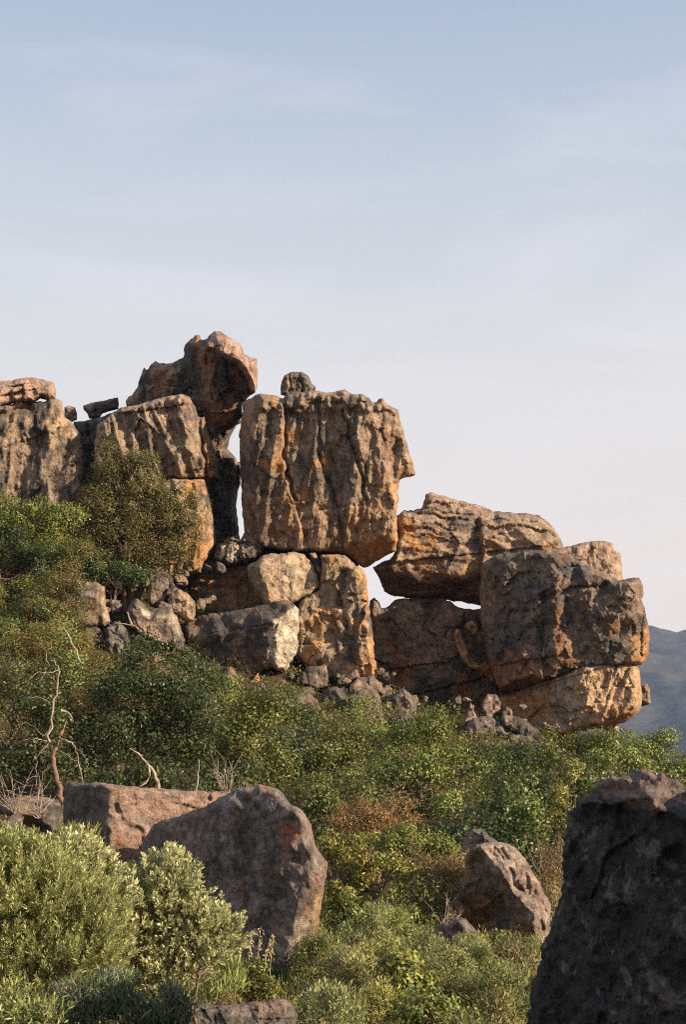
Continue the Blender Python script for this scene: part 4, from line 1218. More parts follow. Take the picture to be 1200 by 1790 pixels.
def bush(name, label, lobes, Y, kind, cat='bush', group=None, dens=2.2, gap=0.14, stems=5, depth=1.0, mat=None, lscale=1.0, foot=None, parts=('stem', 'foliage')):
    _seed[0] += 1
    rg = np.random.default_rng(_seed[0])
    k = KINDS[kind]
    s = mpp(Y)
    lob = []
    for cx, cy, rx, ry in lobes:
        lob.append((P(cx, cy, Y), rx * s, ry * s))
    area = sum(math.pi * a * b for _, a, b in lob)
    L, W = k['L'] * lscale * 1.10, k['W'] * lscale * 1.14
    n = int(DENS * dens * area / (L * W * 0.5))
    ncl = max(6, int(n / k['per']))
    cen, out = [], []
    ws = np.array([a * b for _, a, b in lob])
    for c, a, b in lob:
        m = int(ncl * a * b / ws.sum() * 1.25) + 3
        u = unit(rg.normal(size=(m, 3)))
        u[:, 1] = np.where(rg.random(m) < 0.3, -np.abs(u[:, 1]), u[:, 1])
        r = rg.random(m) ** (1 / 2.6)
        bump = 1 + 0.48 * fbm(u[:, 0] * 1.7 + _seed[0], u[:, 1] * 1.7, u[:, 2] * 1.7, 3)
        p = c + u * (r * bump)[:, None] * np.array([a, min(a, b) * 0.9 * depth, b])
        keep = perlin(p[:, 0] * 1.5 / max(a, .5), p[:, 1] * 1.5 / max(a, .5), p[:, 2] * 2.0 / max(b, .5) + _seed[0]) > -0.24 + gap
        cen.append(p[keep])
        out.append(u[keep])
    cen, out = np.concatenate(cen), np.concatenate(out)
    # nothing below the ground
    ok = cen[:, 2] > zg(cen[:, 0], cen[:, 1]) + 0.02
    if ok.sum() > 4:
        cen, out = cen[ok], out[ok]
    per = k['per']
    m = len(cen)
    cr = k['cr'] * lscale * rg.uniform(0.7, 1.3, m)
    off = unit(rg.normal(size=(m, per, 3))) * (0.35 + 0.75 * rg.random((m, per, 1)) ** 0.6)
    off *= np.array([1, 1, 0.75])
    pos = cen[:, None, :] + off * cr[:, None, None]
    fac = unit(unit(off) * 0.8 + out[:, None, :] * 0.6 + np.array([0, 0, 0.3]) + rg.normal(size=off.shape) * 0.38)
    d = unit(unit(off) * 0.4 + out[:, None, :] * 0.3 + np.array([0, 0, k['up']]) + rg.normal(size=off.shape) * 0.7)
    if k['W'] / k['L'] > 0.3:
        d = unit(d - fac * np.sum(d * fac, -1, keepdims=True) * 0.85)
    pos, d, fac = pos.reshape(-1, 3), d.reshape(-1, 3), fac.reshape(-1, 3)
    nn = len(pos)
    V, Q = leaf_quads(pos, d, L * rg.uniform(0.65, 1.25, nn), W * rg.uniform(0.7, 1.2, nn), rg, facing=fac)
    tint = rg.uniform(0.72, 1.25) * np.array([rg.uniform(0.86, 1.06), 1.0, rg.uniform(0.85, 1.2)])
    cc = pick_cols(k['cols'], nn, rg) * np.repeat(rg.uniform(0.72, 1.28, (m, 1)), per, 0) * tint
    cx = np.mean([c[0] for c, _, _ in lob])
    if foot is not None:
        f = P(foot[0], foot[1], Y)
        base = np.array([f[0], Y, f[2]])
    else:
        base = np.array([cx, Y, 0.0])
        base[2] = zg(cx, Y) - 0.05
    t_ = empty(name, base, label, cat, group)
    fo = obj(parts[1], mesh_from(parts[1], V - base, quads=Q, col=np.repeat(cc, 4, 0), smooth=False), mat or M_LEAF, t_)
    fo['kind'] = 'stuff'
    paths = []
    tips = cen[rg.choice(m, min(m, stems * 4), replace=False)]
    lowest = base + np.array([0, 0, 0.0])
    for q_ in range(stems):
        grp = tips[q_::stems]
        st = lowest + np.array([rg.normal() * 0.12, rg.normal() * 0.1, 0]) * (1 if stems > 1 else 0)
        hub = st + (grp.mean(0) - st) * 0.6 + rg.normal(size=3) * 0.1
        tt_ = np.linspace(0, 1, 6)[:, None]
        r0 = max(0.014, 0.028 * math.sqrt(area)) * (1.5 if stems == 1 else 0.8)
        pth = st + (hub - st) * tt_ + rg.normal(size=(6, 3)) * 0.05 * np.sin(tt_ * math.pi)
        paths.append((pth, r0 * np.linspace(1, 0.6, 6)))
        for e in grp:
            pth = hub + (e - hub) * tt_ + rg.normal(size=(6, 3)) * 0.06 * np.sin(tt_ * math.pi)
            paths.append((pth, r0 * np.linspace(0.55, 0.12, 6)))
    Vt, Qt = tubes(paths)
    obj(parts[0], mesh_from(parts[0], Vt - base, quads=Qt), k['bark'], t_)
    return t_


# --- trees and bushes, from the cliff down to the camera
bush('bush', 'broad olive brown bush growing up against the leaning ribbed block', [(195, 800, 44, 42), (225, 850, 80, 62), (290, 895, 62, 56), (190, 900, 50, 66), (250, 930, 72, 46), (320, 935, 36, 40), (200, 965, 70, 40), (280, 968, 60, 34), (170, 870, 40, 40), (240, 1000, 70, 22)], 53.6, 'olive', dens=2.1, gap=0.10, stems=7, lscale=1.25, depth=0.6)
bush('bush', 'dark green bush under the dark ribbed cliff at the far left', [(40, 895, 50, 44), (100, 915, 48, 44), (15, 930, 50, 50), (70, 950, 60, 46), (-20, 900, 40, 60)], 52.6, 'green', dens=1.9, gap=0.05)
bush('bush', 'yellowish bush below the dark green bush under the cliff', [(100, 985, 60, 40), (30, 1000, 60, 44), (140, 965, 40, 30), (60, 1030, 60, 30)], 51.6, 'olive', dens=1.7, gap=0.1)
bush('bush', 'small bright green tuft under the olive brown tree', [(232, 1000, 22, 12)], 54, 'green', dens=1.8, stems=3)
bush('bush', 'green bush at the left edge above the dead tree', [(20, 1060, 52, 44), (-30, 1080, 60, 60), (70, 1080, 40, 32)], 49, 'green', dens=1.8, gap=0.05)
bush('bush', 'olive yellow bush behind the top of the dead tree', [(70, 1130, 66, 44), (130, 1150, 50, 40), (10, 1160, 60, 50)], 45, 'olive', dens=1.8, gap=0.06)
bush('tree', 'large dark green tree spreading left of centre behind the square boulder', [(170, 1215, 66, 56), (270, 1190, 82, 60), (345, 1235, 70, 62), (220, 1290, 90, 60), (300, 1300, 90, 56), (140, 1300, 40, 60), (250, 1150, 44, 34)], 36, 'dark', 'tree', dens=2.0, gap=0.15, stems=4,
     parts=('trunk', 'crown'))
bush('bush', 'dark shaded bush behind the trunk of the dead tree', [(60, 1240, 70, 56), (30, 1320, 70, 60), (110, 1340, 50, 50)], 34.5, 'dark', dens=1.5, gap=0.08)
bush('bush', 'green bush just right of the large dark green tree', [(420, 1280, 58, 60), (470, 1235, 50, 40), (400, 1340, 60, 44), (455, 1330, 60, 46)], 38, 'green', dens=2.0, gap=0.15)
bush('bush', 'green bush in front of the two orange stones', [(390, 1215, 34, 26), (440, 1250, 40, 24)], 46, 'green', dens=1.7, gap=0.1, stems=3)
bush('bush', 'twiggy dark bush behind the gap between the two big boulders', [(380, 1360, 60, 30), (330, 1350, 40, 30)], 31, 'dark', dens=1.2, gap=0.15)
bush('bush', 'tall green bush right below the broad pinkish brown boulder', [(560, 1310, 56, 50), (610, 1280, 48, 44), (540, 1370, 60, 46), (620, 1350, 60, 44)], 42, 'green', dens=2.0, gap=0.15)
bush('bush', 'light green bush climbing up between two tall boulders', [(640, 1260, 34, 34), (660, 1310, 44, 50)], 46, 'green', dens=1.6, gap=0.1, stems=4)
bush('bush', 'light green bush below the shaded hollow', [(760, 1262, 40, 22), (745, 1300, 44, 46), (790, 1330, 56, 50), (800, 1390, 50, 40)], 43, 'green', dens=2.0, gap=0.15)
bush('bush', 'round green bush in the middle of the slope', [(690, 1380, 70, 50), (760, 1420, 66, 50), (820, 1370, 46, 50), (720, 1330, 40, 40)], 38, 'green', dens=2.0, gap=0.15)
bush('bush', 'green bush behind the lit rim of the rounded dark boulder', [(540, 1400, 50, 40), (590, 1390, 50, 44), (560, 1440, 40, 30)], 33, 'green', dens=1.9, gap=0.15)
bush('bush', 'low green bush under the pale orange block', [(970, 1310, 50, 34), (1030, 1310, 52, 30), (1085, 1303, 48, 34), (1050, 1300, 40, 26)], 48, 'green', dens=2.0, gap=0.15)
bush('bush', 'green bush on the skyline at the right edge', [(1150, 1310, 46, 28), (1200, 1340, 60, 34), (1120, 1340, 60, 30), (1158, 1288, 18, 12)], 43, 'green', dens=1.9, gap=0.15)
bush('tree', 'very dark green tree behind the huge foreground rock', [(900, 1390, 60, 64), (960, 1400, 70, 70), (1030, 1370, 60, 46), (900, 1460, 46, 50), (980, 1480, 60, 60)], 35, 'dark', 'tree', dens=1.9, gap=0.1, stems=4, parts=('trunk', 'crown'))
bush('bush', 'yellow green upright bush in front of the very dark tree', [(990, 1370, 26, 40), (975, 1420, 24, 40)], 32, 'yellow', dens=1.7, gap=0.1, stems=3)
bush('bush', 'slim green sapling in front of the very dark tree', [(915, 1400, 12, 22), (930, 1440, 16, 30)], 30, 'green', dens=1.4, gap=0.1, stems=1)
bush('bush', 'reddish brown leggy bush at the left edge of the huge foreground rock', [(970, 1500, 30, 46), (960, 1570, 26, 40)], 27, 'brown', dens=1.3, gap=0.15)
bush('bush', 'brown dry bush in the middle of the slope', [(640, 1430, 56, 36), (690, 1430, 50, 34), (600, 1440, 40, 26)], 30, 'brown', dens=1.5, gap=0.06, stems=8)
bush('bush', 'brown dry bush left of the pale ridged boulder', [(790, 1530, 56, 44), (760, 1580, 50, 40), (830, 1540, 30, 40), (740, 1510, 36, 26)], 25.6, 'brown', dens=1.6, gap=0.06, stems=9)
bush('bush', 'bright yellow green bush right of the rounded dark boulder', [(620, 1500, 60, 44), (670, 1540, 60, 46), (600, 1560, 48, 44), (580, 1480, 30, 30)], 24.5, 'yellow', dens=2.0, gap=0.06, stems=7)
bush('bush', 'olive green bush below the bright yellow green bush', [(650, 1610, 66, 44), (590, 1630, 44, 40), (700, 1620, 40, 34)], 22.5, 'yellow', dens=1.9, gap=0.15, stems=7)
bush('bush', 'small dark green bush beside the small grey boulder', [(735, 1590, 28, 44), (750, 1620, 24, 20)], 23.6, 'green', dens=1.6, gap=0.1, stems=3, lscale=0.8)
bush('bush', 'upright yellow green bush against the dark left end of the square boulder', [(130, 1470, 40, 18), (120, 1490, 50, 24), (150, 1500, 34, 30)], 18, 'grassy', dens=2.0, gap=0.0)
bush('bush', 'dark bush in the shade of the square boulder', [(150, 1540, 50, 30), (200, 1560, 50, 30)], 17.5, 'dark', dens=1.5, lscale=0.6)

# feathery low plants in the grass at the bottom
GF = 'feathery green plants on the grassy ground'
feather = [(560, 1690, 46, 44, 17), (640, 1670, 50, 46, 17.5), (715, 1690, 56, 44, 18), (800, 1705, 62, 44, 18), (880, 1715, 56, 40, 17.5), (930, 1700, 30, 30, 18.0), (600, 1735, 62, 46, 14.5), (690, 1745, 64, 46, 14), (780, 1735, 66, 48, 14.5),
           (860, 1755, 62, 46, 14), (575, 1765, 40, 36, 13.5), (650, 1795, 66, 40, 12.2), (760, 1795, 66, 42, 12.2), (905, 1720, 40, 50, 15.5), (690, 1645, 40, 28, 20), (580, 1800, 50, 36, 11.6), (860, 1810, 60, 40, 11.6),
           (450, 1722, 30, 18, 15.5), (640, 1720, 34, 50, 15.8), (740, 1715, 40, 50, 15.6), (830, 1715, 40, 46, 15.8)]
LOW = {'feather': ('feathery light green plant growing low in the grass below the boulders', GF), 'yellow': ('leafy yellow green plant among the feathery plants on the grassy ground', 'leafy plants among the feathery ones'),
       'brown': ('dry brownish plant among the feathery green plants on the grassy ground', None)}
for q_, (cx, cy, rx, ry, Y) in enumerate(feather):
    kd = 'yellow' if q_ % 5 == 2 else ('brown' if q_ == 4 else 'feather')
    up_ = 8 + 14 * ((q_ * 37) % 10) / 10
    bush('plant', LOW[kd][0], [(cx, cy - up_, rx, ry * 1.2), (cx + rx * .5, cy + ry * .3, rx * .8, ry * .8), (cx - rx * .6, cy + ry * .1, rx * .5, ry * .7), (cx + rx * .2, cy - ry * .9 - up_, rx * .3, ry * .5)], Y, kd, 'plant', LOW[kd][1],
         dens=2.5, gap=0.04, stems=6, lscale=(0.75, 0.95, 0.65)[q_ % 3], mat=M_SILVER)
bush('plant', 'yellow green grassy clump to the right of the silvery shrub', [(380, 1720, 34, 36), (400, 1700, 26, 26)], 14.5, 'grassy', 'plant', dens=2.0, gap=-0.1, mat=M_GRASS)
bush('plant', 'small fern like plant in front of the pale ridged boulder', [(872, 1640, 10, 18)], 21, 'yellow', 'plant', dens=1.6, gap=-0.1, stems=2, lscale=0.7)

# more bushes closing the gaps of the thicket
bush('bush', 'dark bush at the left edge under the dark ribbed cliff', [(10, 960, 60, 50), (-40, 940, 50, 60), (60, 990, 50, 40)], 50.5, 'dark', dens=1.9)
bush('bush', 'tall olive bush between the cliff bushes and the brown boulder', [(110, 1030, 50, 46), (80, 1070, 60, 40), (130, 1080, 40, 34)], 48.5, 'olive', dens=1.9)
bush('bush', 'dark green bush at the left edge beside the bare pale twigs', [(30, 1110, 60, 50), (-20, 1130, 50, 60), (90, 1100, 40, 40)], 46.5, 'green', dens=1.9)
bush('bush', 'olive bush below the brown boulder, left of the bleached fallen branch', [(130, 1140, 30, 30), (120, 1180, 50, 34)], 44, 'green', dens=1.9)
bush('bush', 'dark green bush under the bleached fallen branch', [(200, 1200, 50, 30), (250, 1195, 40, 24)], 43, 'dark', dens=1.9)
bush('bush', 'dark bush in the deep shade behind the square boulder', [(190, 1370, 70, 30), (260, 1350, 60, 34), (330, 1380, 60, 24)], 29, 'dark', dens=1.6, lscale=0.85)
bush('bush', 'green bush filling the hollow left of the large dark green tree', [(20, 1190, 60, 50), (70, 1280, 40, 40), (-20, 1260, 50, 60)], 40, 'olive', dens=1.8)
bush('bush', 'green bush between the large dark green tree and the pointed grey boulder', [(330, 1165, 40, 30), (375, 1190, 40, 34)], 44, 'dark', dens=1.7)
bush('bush', 'dark green bush in the hollow between two leafy bushes at centre', [(500, 1300, 50, 60), (490, 1380, 56, 46)], 41, 'dark', dens=1.8)
bush('bush', 'low dark bush under the broad pinkish brown boulder', [(520, 1250, 40, 30), (480, 1225, 30, 24)], 48, 'dark', dens=1.8)
bush('bush', 'shaded bush in the hollow behind the brown dry bush', [(640, 1390, 56, 34), (580, 1420, 40, 30)], 34, 'dark', dens=1.7)
bush('bush', 'leafy bush right of the light green climbing bush', [(705, 1300, 36, 50), (720, 1270, 26, 24)], 45, 'green', dens=1.7)
bush('bush', 'dark leafy bush at the foot of the right hand pile', [(860, 1340, 50, 30), (920, 1330, 50, 28), (820, 1330, 40, 30)], 44, 'dark', dens=1.9)
bush('bush', 'dark bush above the pale ridged boulder', [(860, 1450, 44, 40), (800, 1460, 44, 40), (900, 1500, 40, 46), (950, 1520, 40, 60)], 30, 'dark', dens=1.8)
bush('bush', 'olive bush between the brown dry bush and the pale ridged boulder', [(720, 1470, 50, 36), (770, 1480, 40, 30), (690, 1480, 40, 30)], 28, 'yellow', dens=1.9)
bush('bush', 'low bush right behind the pale ridged boulder', [(930, 1570, 40, 60), (900, 1540, 40, 50)], 26.5, 'brown', dens=1.5)
bush('bush', 'green bush along the skyline behind the huge foreground rock', [(1070, 1340, 60, 40), (1140, 1350, 60, 40), (1210, 1370, 60, 40)], 38, 'green', dens=1.9)
bush('bush', 'bush at the foot of the rounded dark boulder in its own shade', [(560, 1680, 30, 24), (500, 1710, 40, 24)], 18.2, 'dark', dens=1.6, lscale=0.6)


bush('bush', 'low dark scrub in the shade at the foot of the broad olive brown bush', [(180, 1006, 54, 26), (240, 1000, 50, 24), (150, 985, 40, 30)], 52.9, 'dark', dens=2.0, depth=0.7)
bush('bush', 'low scrub between the fallen slab and the two orange stones', [(350, 1185, 34, 22), (380, 1200, 30, 20)], 49, 'green', dens=1.8)
bush('bush', 'dry reddish brown scrub on the slope above the large dark green tree', [(250, 1185, 44, 20), (180, 1180, 40, 24), (310, 1180, 36, 18)], 47.5, 'brown', dens=1.6)


# --- undergrowth over the slope and grass in front
def scatter_cover(name, n, Yr, kindmix, hmax, lsc, xlim=(-500, 1700), per=12, seed=3, lean=0.6):
    rg = np.random.default_rng(seed)
    u = rg.random(n)
    Y = Yr[0] + (Yr[1] - Yr[0]) * u ** 0.8
    px = rg.uniform(xlim[0], xlim[1], n)
    X = (px - 600) / F * Y
    keep = fbm(X / 1.6, Y / 1.6, seed, 3) > -0.28
    X, Y = X[keep], Y[keep]
    m = len(X)
    hh = hmax * rg.uniform(0.2, 1, m) * (0.55 + 0.5 * sstep(-0.2, 0.5, fbm(X / 2.3, Y / 2.3, seed + 7, 3)))
    cen = np.stack([X, Y, zg(X, Y) + 0.0], -1)
    Vs, Qs, Cs, b0 = [], [], [], 0
    names, wts = zip(*kindmix)
    ki = rg.choice(len(names), m, p=np.array(wts) / sum(wts))
    for q_, nm in enumerate(names):
        sel = ki == q_
        k = KINDS[nm]
        mm_ = sel.sum()
        off = rg.normal(size=(mm_, per, 3)) * np.array([0.16, 0.16, 0.0]) * (0.6 + lsc)
        pos = cen[sel][:, None, :] + off
        pos[..., 2] += rg.random((mm_, per)) * hh[sel][:, None]
        d = unit(rg.normal(size=off.shape) * lean + np.array([0, 0, k['up'] + 0.3]))
        pos, d = pos.reshape(-1, 3), d.reshape(-1, 3)
        V, Q = leaf_quads(pos, d, k['L'] * lsc * rg.uniform(0.7, 1.3, len(pos)), k['W'] * lsc * rg.uniform(0.7, 1.3, len(pos)), rg)
        Vs.append(V)
        Qs.append(Q + b0)
        b0 += len(V)
        Cs.append(np.repeat(pick_cols(k['cols'], len(pos), rg), 4, 0))
    o = obj(name, mesh_from(name, np.concatenate(Vs), quads=np.concatenate(Qs), col=np.concatenate(Cs), smooth=False), M_LEAF)
    tag(o, kind='stuff')
    return o


scatter_cover('undergrowth', 4500, (24, 58), (('green', 3), ('dark', 2), ('olive', 3), ('brown', 1.5)), 0.55, 1.25, seed=3)
scatter_cover('scrub_cover', 6000, (40, 58), (('olive', 3), ('brown', 2), ('green', 2), ('dark', 1)), 0.5, 1.3, (-250, 1000), seed=8)
scatter_cover('ground_cover', 9500, (15, 28), (('yellow', 2), ('feather', 3), ('brown', 1.2), ('grassy', 2)), 0.35, 1.1, (-200, 1400), per=12, seed=4)
scatter_cover('grass', 4200, (7.5, 19), (('grassy', 2), ('feather', 4), ('blue', 0.8), ('brown', 1.2)), 0.16, 1.0, (-150, 1350), per=12, seed=5, lean=0.45)


# --- silvery shrub in the foreground: leafy shoots, the nearest ones each a part
def shoot(rg, hgt, nl, L, W, cols):
    tt_ = rg.random(nl) ** 0.8
    ang = np.arange(nl) * 2.4 + rg.random(nl)
    rad = np.stack([np.cos(ang), np.sin(ang), np.zeros(nl)], -1)
    c = rad * 0.004 + np.array([0, 0, 1.0]) * (tt_ * hgt)[:, None]
    d = unit(rad * (0.75 - 0.45 * tt_)[:, None] + np.array([0, 0, 0.75]) + rg.normal(size=(nl, 3)) * 0.14)
    V, Q = leaf_quads(c, d, L * (1.1 - 0.35 * tt_) * rg.uniform(.8, 1.2, nl), W * rg.uniform(.8, 1.2, nl), rg, 0.18)
    return V, Q, np.repeat(pick_cols(cols, nl, rg) * (0.85 + 0.35 * tt_)[:, None], 4, 0)


SILV = [((0.29, 0.29, 0.15), 4), ((0.39, 0.38, 0.24), 3), ((0.165, 0.190, 0.070), 3)]
FINE = [((0.215, 0.228, 0.088), 4), ((0.275, 0.275, 0.125), 3), ((0.145, 0.165, 0.058), 3)]


def shoot_shrub(label, lobes, Y, cols, hgt, nl, L, W, n_part, n_bulk, seed, base_px, depth=0.9):
    rg = np.random.default_rng(seed)
    s = mpp(Y)
    base = P(base_px[0], base_px[1], Y)
    base[2] = zg(base[0], base[1]) - 0.03
    root = empty('shrub', base, label, 'shrub')
    ws = np.array([l[2] * l[3] for l in lobes], float)

    def spots(n, rmin):
        i = rg.choice(len(lobes), n, p=ws / ws.sum())
        u = unit(rg.normal(size=(n, 3)))
        if rmin > 0.5:
            u[:, 1] = np.where(rg.random(n) < 0.75, -np.abs(u[:, 1]), u[:, 1])
            u[:, 2] = np.where(rg.random(n) < 0.5, np.abs(u[:, 2]), u[:, 2])
        r = rmin + (1 - rmin) * rg.random(n) ** 0.6
        lb = np.array(lobes, float)[i]
        c = P(lb[:, 0], lb[:, 1], Y)
        bump = 1 + 0.42 * fbm(u[:, 0] * 2.1 + seed, u[:, 1] * 2.1 + i, u[:, 2] * 2.1, 3)
        p = c + u * (r * bump)[:, None] * np.stack([lb[:, 2] * s, np.minimum(lb[:, 2], lb[:, 3]) * s * depth, lb[:, 3] * s], -1)
        d = unit(u * 0.55 + np.array([0.10, 0, 0.8]) + rg.normal(size=(n, 3)) * 0.22)
        ok = p[:, 2] > zg(p[:, 0], p[:, 1]) - 0.05
        return p[ok], d[ok]
    # bulk
    p, d = spots(n_bulk, 0.0)
    var = [shoot(rg, hgt, nl, L, W, cols) for _ in range(12)]
    Vs, Qs, Cs, b0 = [], [], [], 0
    for q_ in range(12):
        V, Q, Cc = var[q_]
        pp, dd = p[q_::12], d[q_::12]
        a = unit(np.cross(dd, rg.normal(size=dd.shape)))
        b_ = np.cross(dd, a)
        sc_ = rg.uniform(0.75, 1.25, len(pp))
        W_ = (V[None, :, 0:1] * a[:, None, :] + V[None, :, 1:2] * b_[:, None, :] + V[None, :, 2:3] * dd[:, None, :]) * sc_[:, None, None] + pp[:, None, :]
        Vs.append(W_.reshape(-1, 3))
        Qs.append((Q[None] + (np.arange(len(pp)) * len(V))[:, None, None]).reshape(-1, 4) + b0)
        b0 += len(V) * len(pp)
        Cs.append(np.tile(Cc, (len(pp), 1)) * np.repeat(rg.uniform(0.75, 1.2, len(pp)), len(V))[:, None])
    fo = obj('foliage', mesh_from('foliage', np.concatenate(Vs) - base, quads=np.concatenate(Qs), col=np.concatenate(Cs), smooth=False), M_SILVER, root)
    fo['kind'] = 'stuff'
    # single shoots on the outside
    ms = [mesh_from('leafy_shoot', *(lambda v: (v[0], None, v[1], v[2], False))(shoot(rg, hgt * 1.1, int(nl * 1.3), L, W, cols))) for _ in range(6)]
    for m_ in ms:
        m_.materials.append(M_SILVER)
    p2, d2 = spots(n_part, 0.82)
    for q_ in range(len(p2)):
        o = bpy.data.objects.new('leafy_shoot', ms[q_ % 6])
        C.objects.link(o)
        o.parent = root
        o.location = p2[q_] - base
        o.rotation_euler = Vector(d2[q_]).to_track_quat('Z', 'Y').to_euler()
        o.scale = [rg.uniform(0.8, 1.25)] * 3
    # stems
    paths = []
    pick = rg.choice(len(p2), min(40, len(p2)), replace=False)
    tt_ = np.linspace(0, 1, 7)[:, None]
    hubs = [base + (p2[pick[k]] - base) * rg.uniform(.45, .7) for k in range(8)]
    for k, hb in enumerate(hubs):
        st = base + np.array([rg.normal() * .06, rg.normal() * .06, 0])
        paths.append((st + (hb - st) * tt_ + rg.normal(size=(7, 3)) * 0.025 * np.sin(tt_ * math.pi), np.linspace(0.017, 0.010, 7)))
    for k in pick:
        hb = hubs[int(np.argmin([np.linalg.norm(p2[k] - h_) for h_ in hubs]))]
        paths.append((hb + (p2[k] - hb) * tt_ + rg.normal(size=(7, 3)) * 0.03 * np.sin(tt_ * math.pi), np.linspace(0.009, 0.003, 7)))
    Vt, Qt = tubes(paths)
    obj('stem', mesh_from('stem', Vt - base, quads=Qt), M_REDBARK, root)
    return root


shoot_shrub('large yellow green fine leaved shrub filling the bottom left corner', [(20, 1596, 90, 104), (90, 1580, 66, 74), (146, 1610, 54, 64), (60, 1690, 100, 84), (-50, 1610, 90, 120), (160, 1670, 60, 60), (10, 1512, 50, 40), (70, 1530, 30, 34)],
            10.6, FINE, 0.15, 34, 0.044, 0.0075, 220, 3000, 901, (60, 1790))
shoot_shrub('silvery shrub with thick leafy shoots standing left of the rounded dark boulder', [(290, 1570, 56, 50), (240, 1600, 50, 60), (330, 1630, 56, 46), (375, 1645, 36, 44), (300, 1690, 60, 44), (230, 1680, 50, 50), (300, 1545, 30, 30)],
            11.4, SILV, 0.13, 26, 0.042, 0.015, 220, 1150, 902, (330, 1760))
shoot_shrub('silvery shoots rising behind the fine leaved shrub, before the square boulder', [(150, 1550, 40, 44), (120, 1520, 44, 34), (190, 1580, 30, 44)], 11.0, SILV, 0.13, 26, 0.042, 0.014, 90, 420, 903, (150, 1740))
bush('bush', 'blue green fine leaved bush in shade at the bottom left', [(200, 1750, 70, 50), (270, 1770, 60, 44), (140, 1770, 50, 40), (285, 1790, 40, 24)], 9.6, 'blue', dens=2.4, gap=-0.1, lscale=0.75, mat=M_SILVER)
bush('bush', 'yellow green feathery bush at the very bottom left corner', [(20, 1760, 50, 40), (60, 1780, 40, 30)], 9.4, 'feather', dens=2.4, gap=-0.05, lscale=0.8, mat=M_SILVER)


# ------------------------------------------------------------------ dead wood and dry grass
def px_path(pts, Y, jit=0.0, seed=1, sub=3):
    rg = np.random.default_rng(seed)
    pts = np.asarray(pts, float)
    n = len(pts)
    tt_ = np.linspace(0, n - 1, (n - 1) * sub + 1)
    xs, ys = np.interp(tt_, np.arange(n), pts[:, 0]), np.interp(tt_, np.arange(n), pts[:, 1])
    k = np.array([0.25, 0.5, 0.25])
    kink = 0.028 * np.hypot(np.ptp(xs), np.ptp(ys)) if jit > 0 else 0
    for a in (xs, ys):
        a[1:-1] = np.convolve(a, k, 'valid') + rg.normal(size=len(a) - 2) * kink * 0.45
    dep = Y + np.cumsum(rg.normal(size=len(tt_))) * jit
    return P(xs, ys, dep)


def wood(name, path, r0, r1, mat, parent, base):
    V, Q = tubes([(path, np.linspace(r0, r1, len(path)))], 6)
    return obj(name, mesh_from(name, V - base, quads=Q), mat, parent)


DY = 26.5
b0 = P(110, 1412, DY)
dt = empty('dead_tree', b0, 'leafless dead tree with a curved reddish trunk and pale branches, left of the square boulder', 'dead tree')
wood('trunk', px_path([(112, 1416), (108, 1398), (102, 1374), (95, 1348), (92, 1328), (94, 1312), (102, 1296), (110, 1276)], DY, 0.01), 0.06, 0.03, M_REDBARK, dt, b0)
wood('trunk', px_path([(94, 1316), (86, 1296), (88, 1263), (92, 1235), (100, 1203), (104, 1172), (98, 1160), (89, 1154)], DY, 0.02, 2), 0.026, 0.010, M_DEAD, dt, b0)
for k, (pts, r) in enumerate([([(98, 1206), (108, 1200), (118, 1197), (127, 1196)], 0.016), ([(91, 1236), (80, 1223), (68, 1218), (54, 1219)], 0.016), ([(103, 1170), (92, 1176), (78, 1175), (64, 1174), (48, 1190)], 0.018),
                              ([(86, 1164), (80, 1151), (81, 1137), (92, 1130), (98, 1132)], 0.016), ([(84, 1297), (72, 1293), (62, 1291), (46, 1293), (31, 1297), (17, 1305)], 0.028), ([(104, 1290), (113, 1292), (126, 1298), (132, 1312), (137, 1332), (145, 1370)], 0.032),
                              ([(98, 1312), (112, 1316), (126, 1328), (136, 1330)], 0.016), ([(130, 1306), (146, 1318), (156, 1335), (148, 1348), (138, 1354)], 0.010), ([(136, 1340), (120, 1346), (100, 1352)], 0.012), ([(105, 1282), (112, 1272), (116, 1256)], 0.02),
                              ([(84, 1164), (74, 1184), (66, 1194)], 0.012), ([(100, 1203), (94, 1186), (86, 1180)], 0.012), ([(78, 1175), (66, 1190), (58, 1200)], 0.010), ([(84, 1300), (66, 1318), (64, 1340), (62, 1380)], 0.014),
                              ([(88, 1268), (78, 1290), (60, 1270), (44, 1262)], 0.012), ([(92, 1330), (80, 1346), (70, 1368), (78, 1400)], 0.012)]):
    wood('branch', px_path(pts, DY, 0.05, 10 + k), r * 0.55, r * 0.25, M_DEAD, dt, b0)


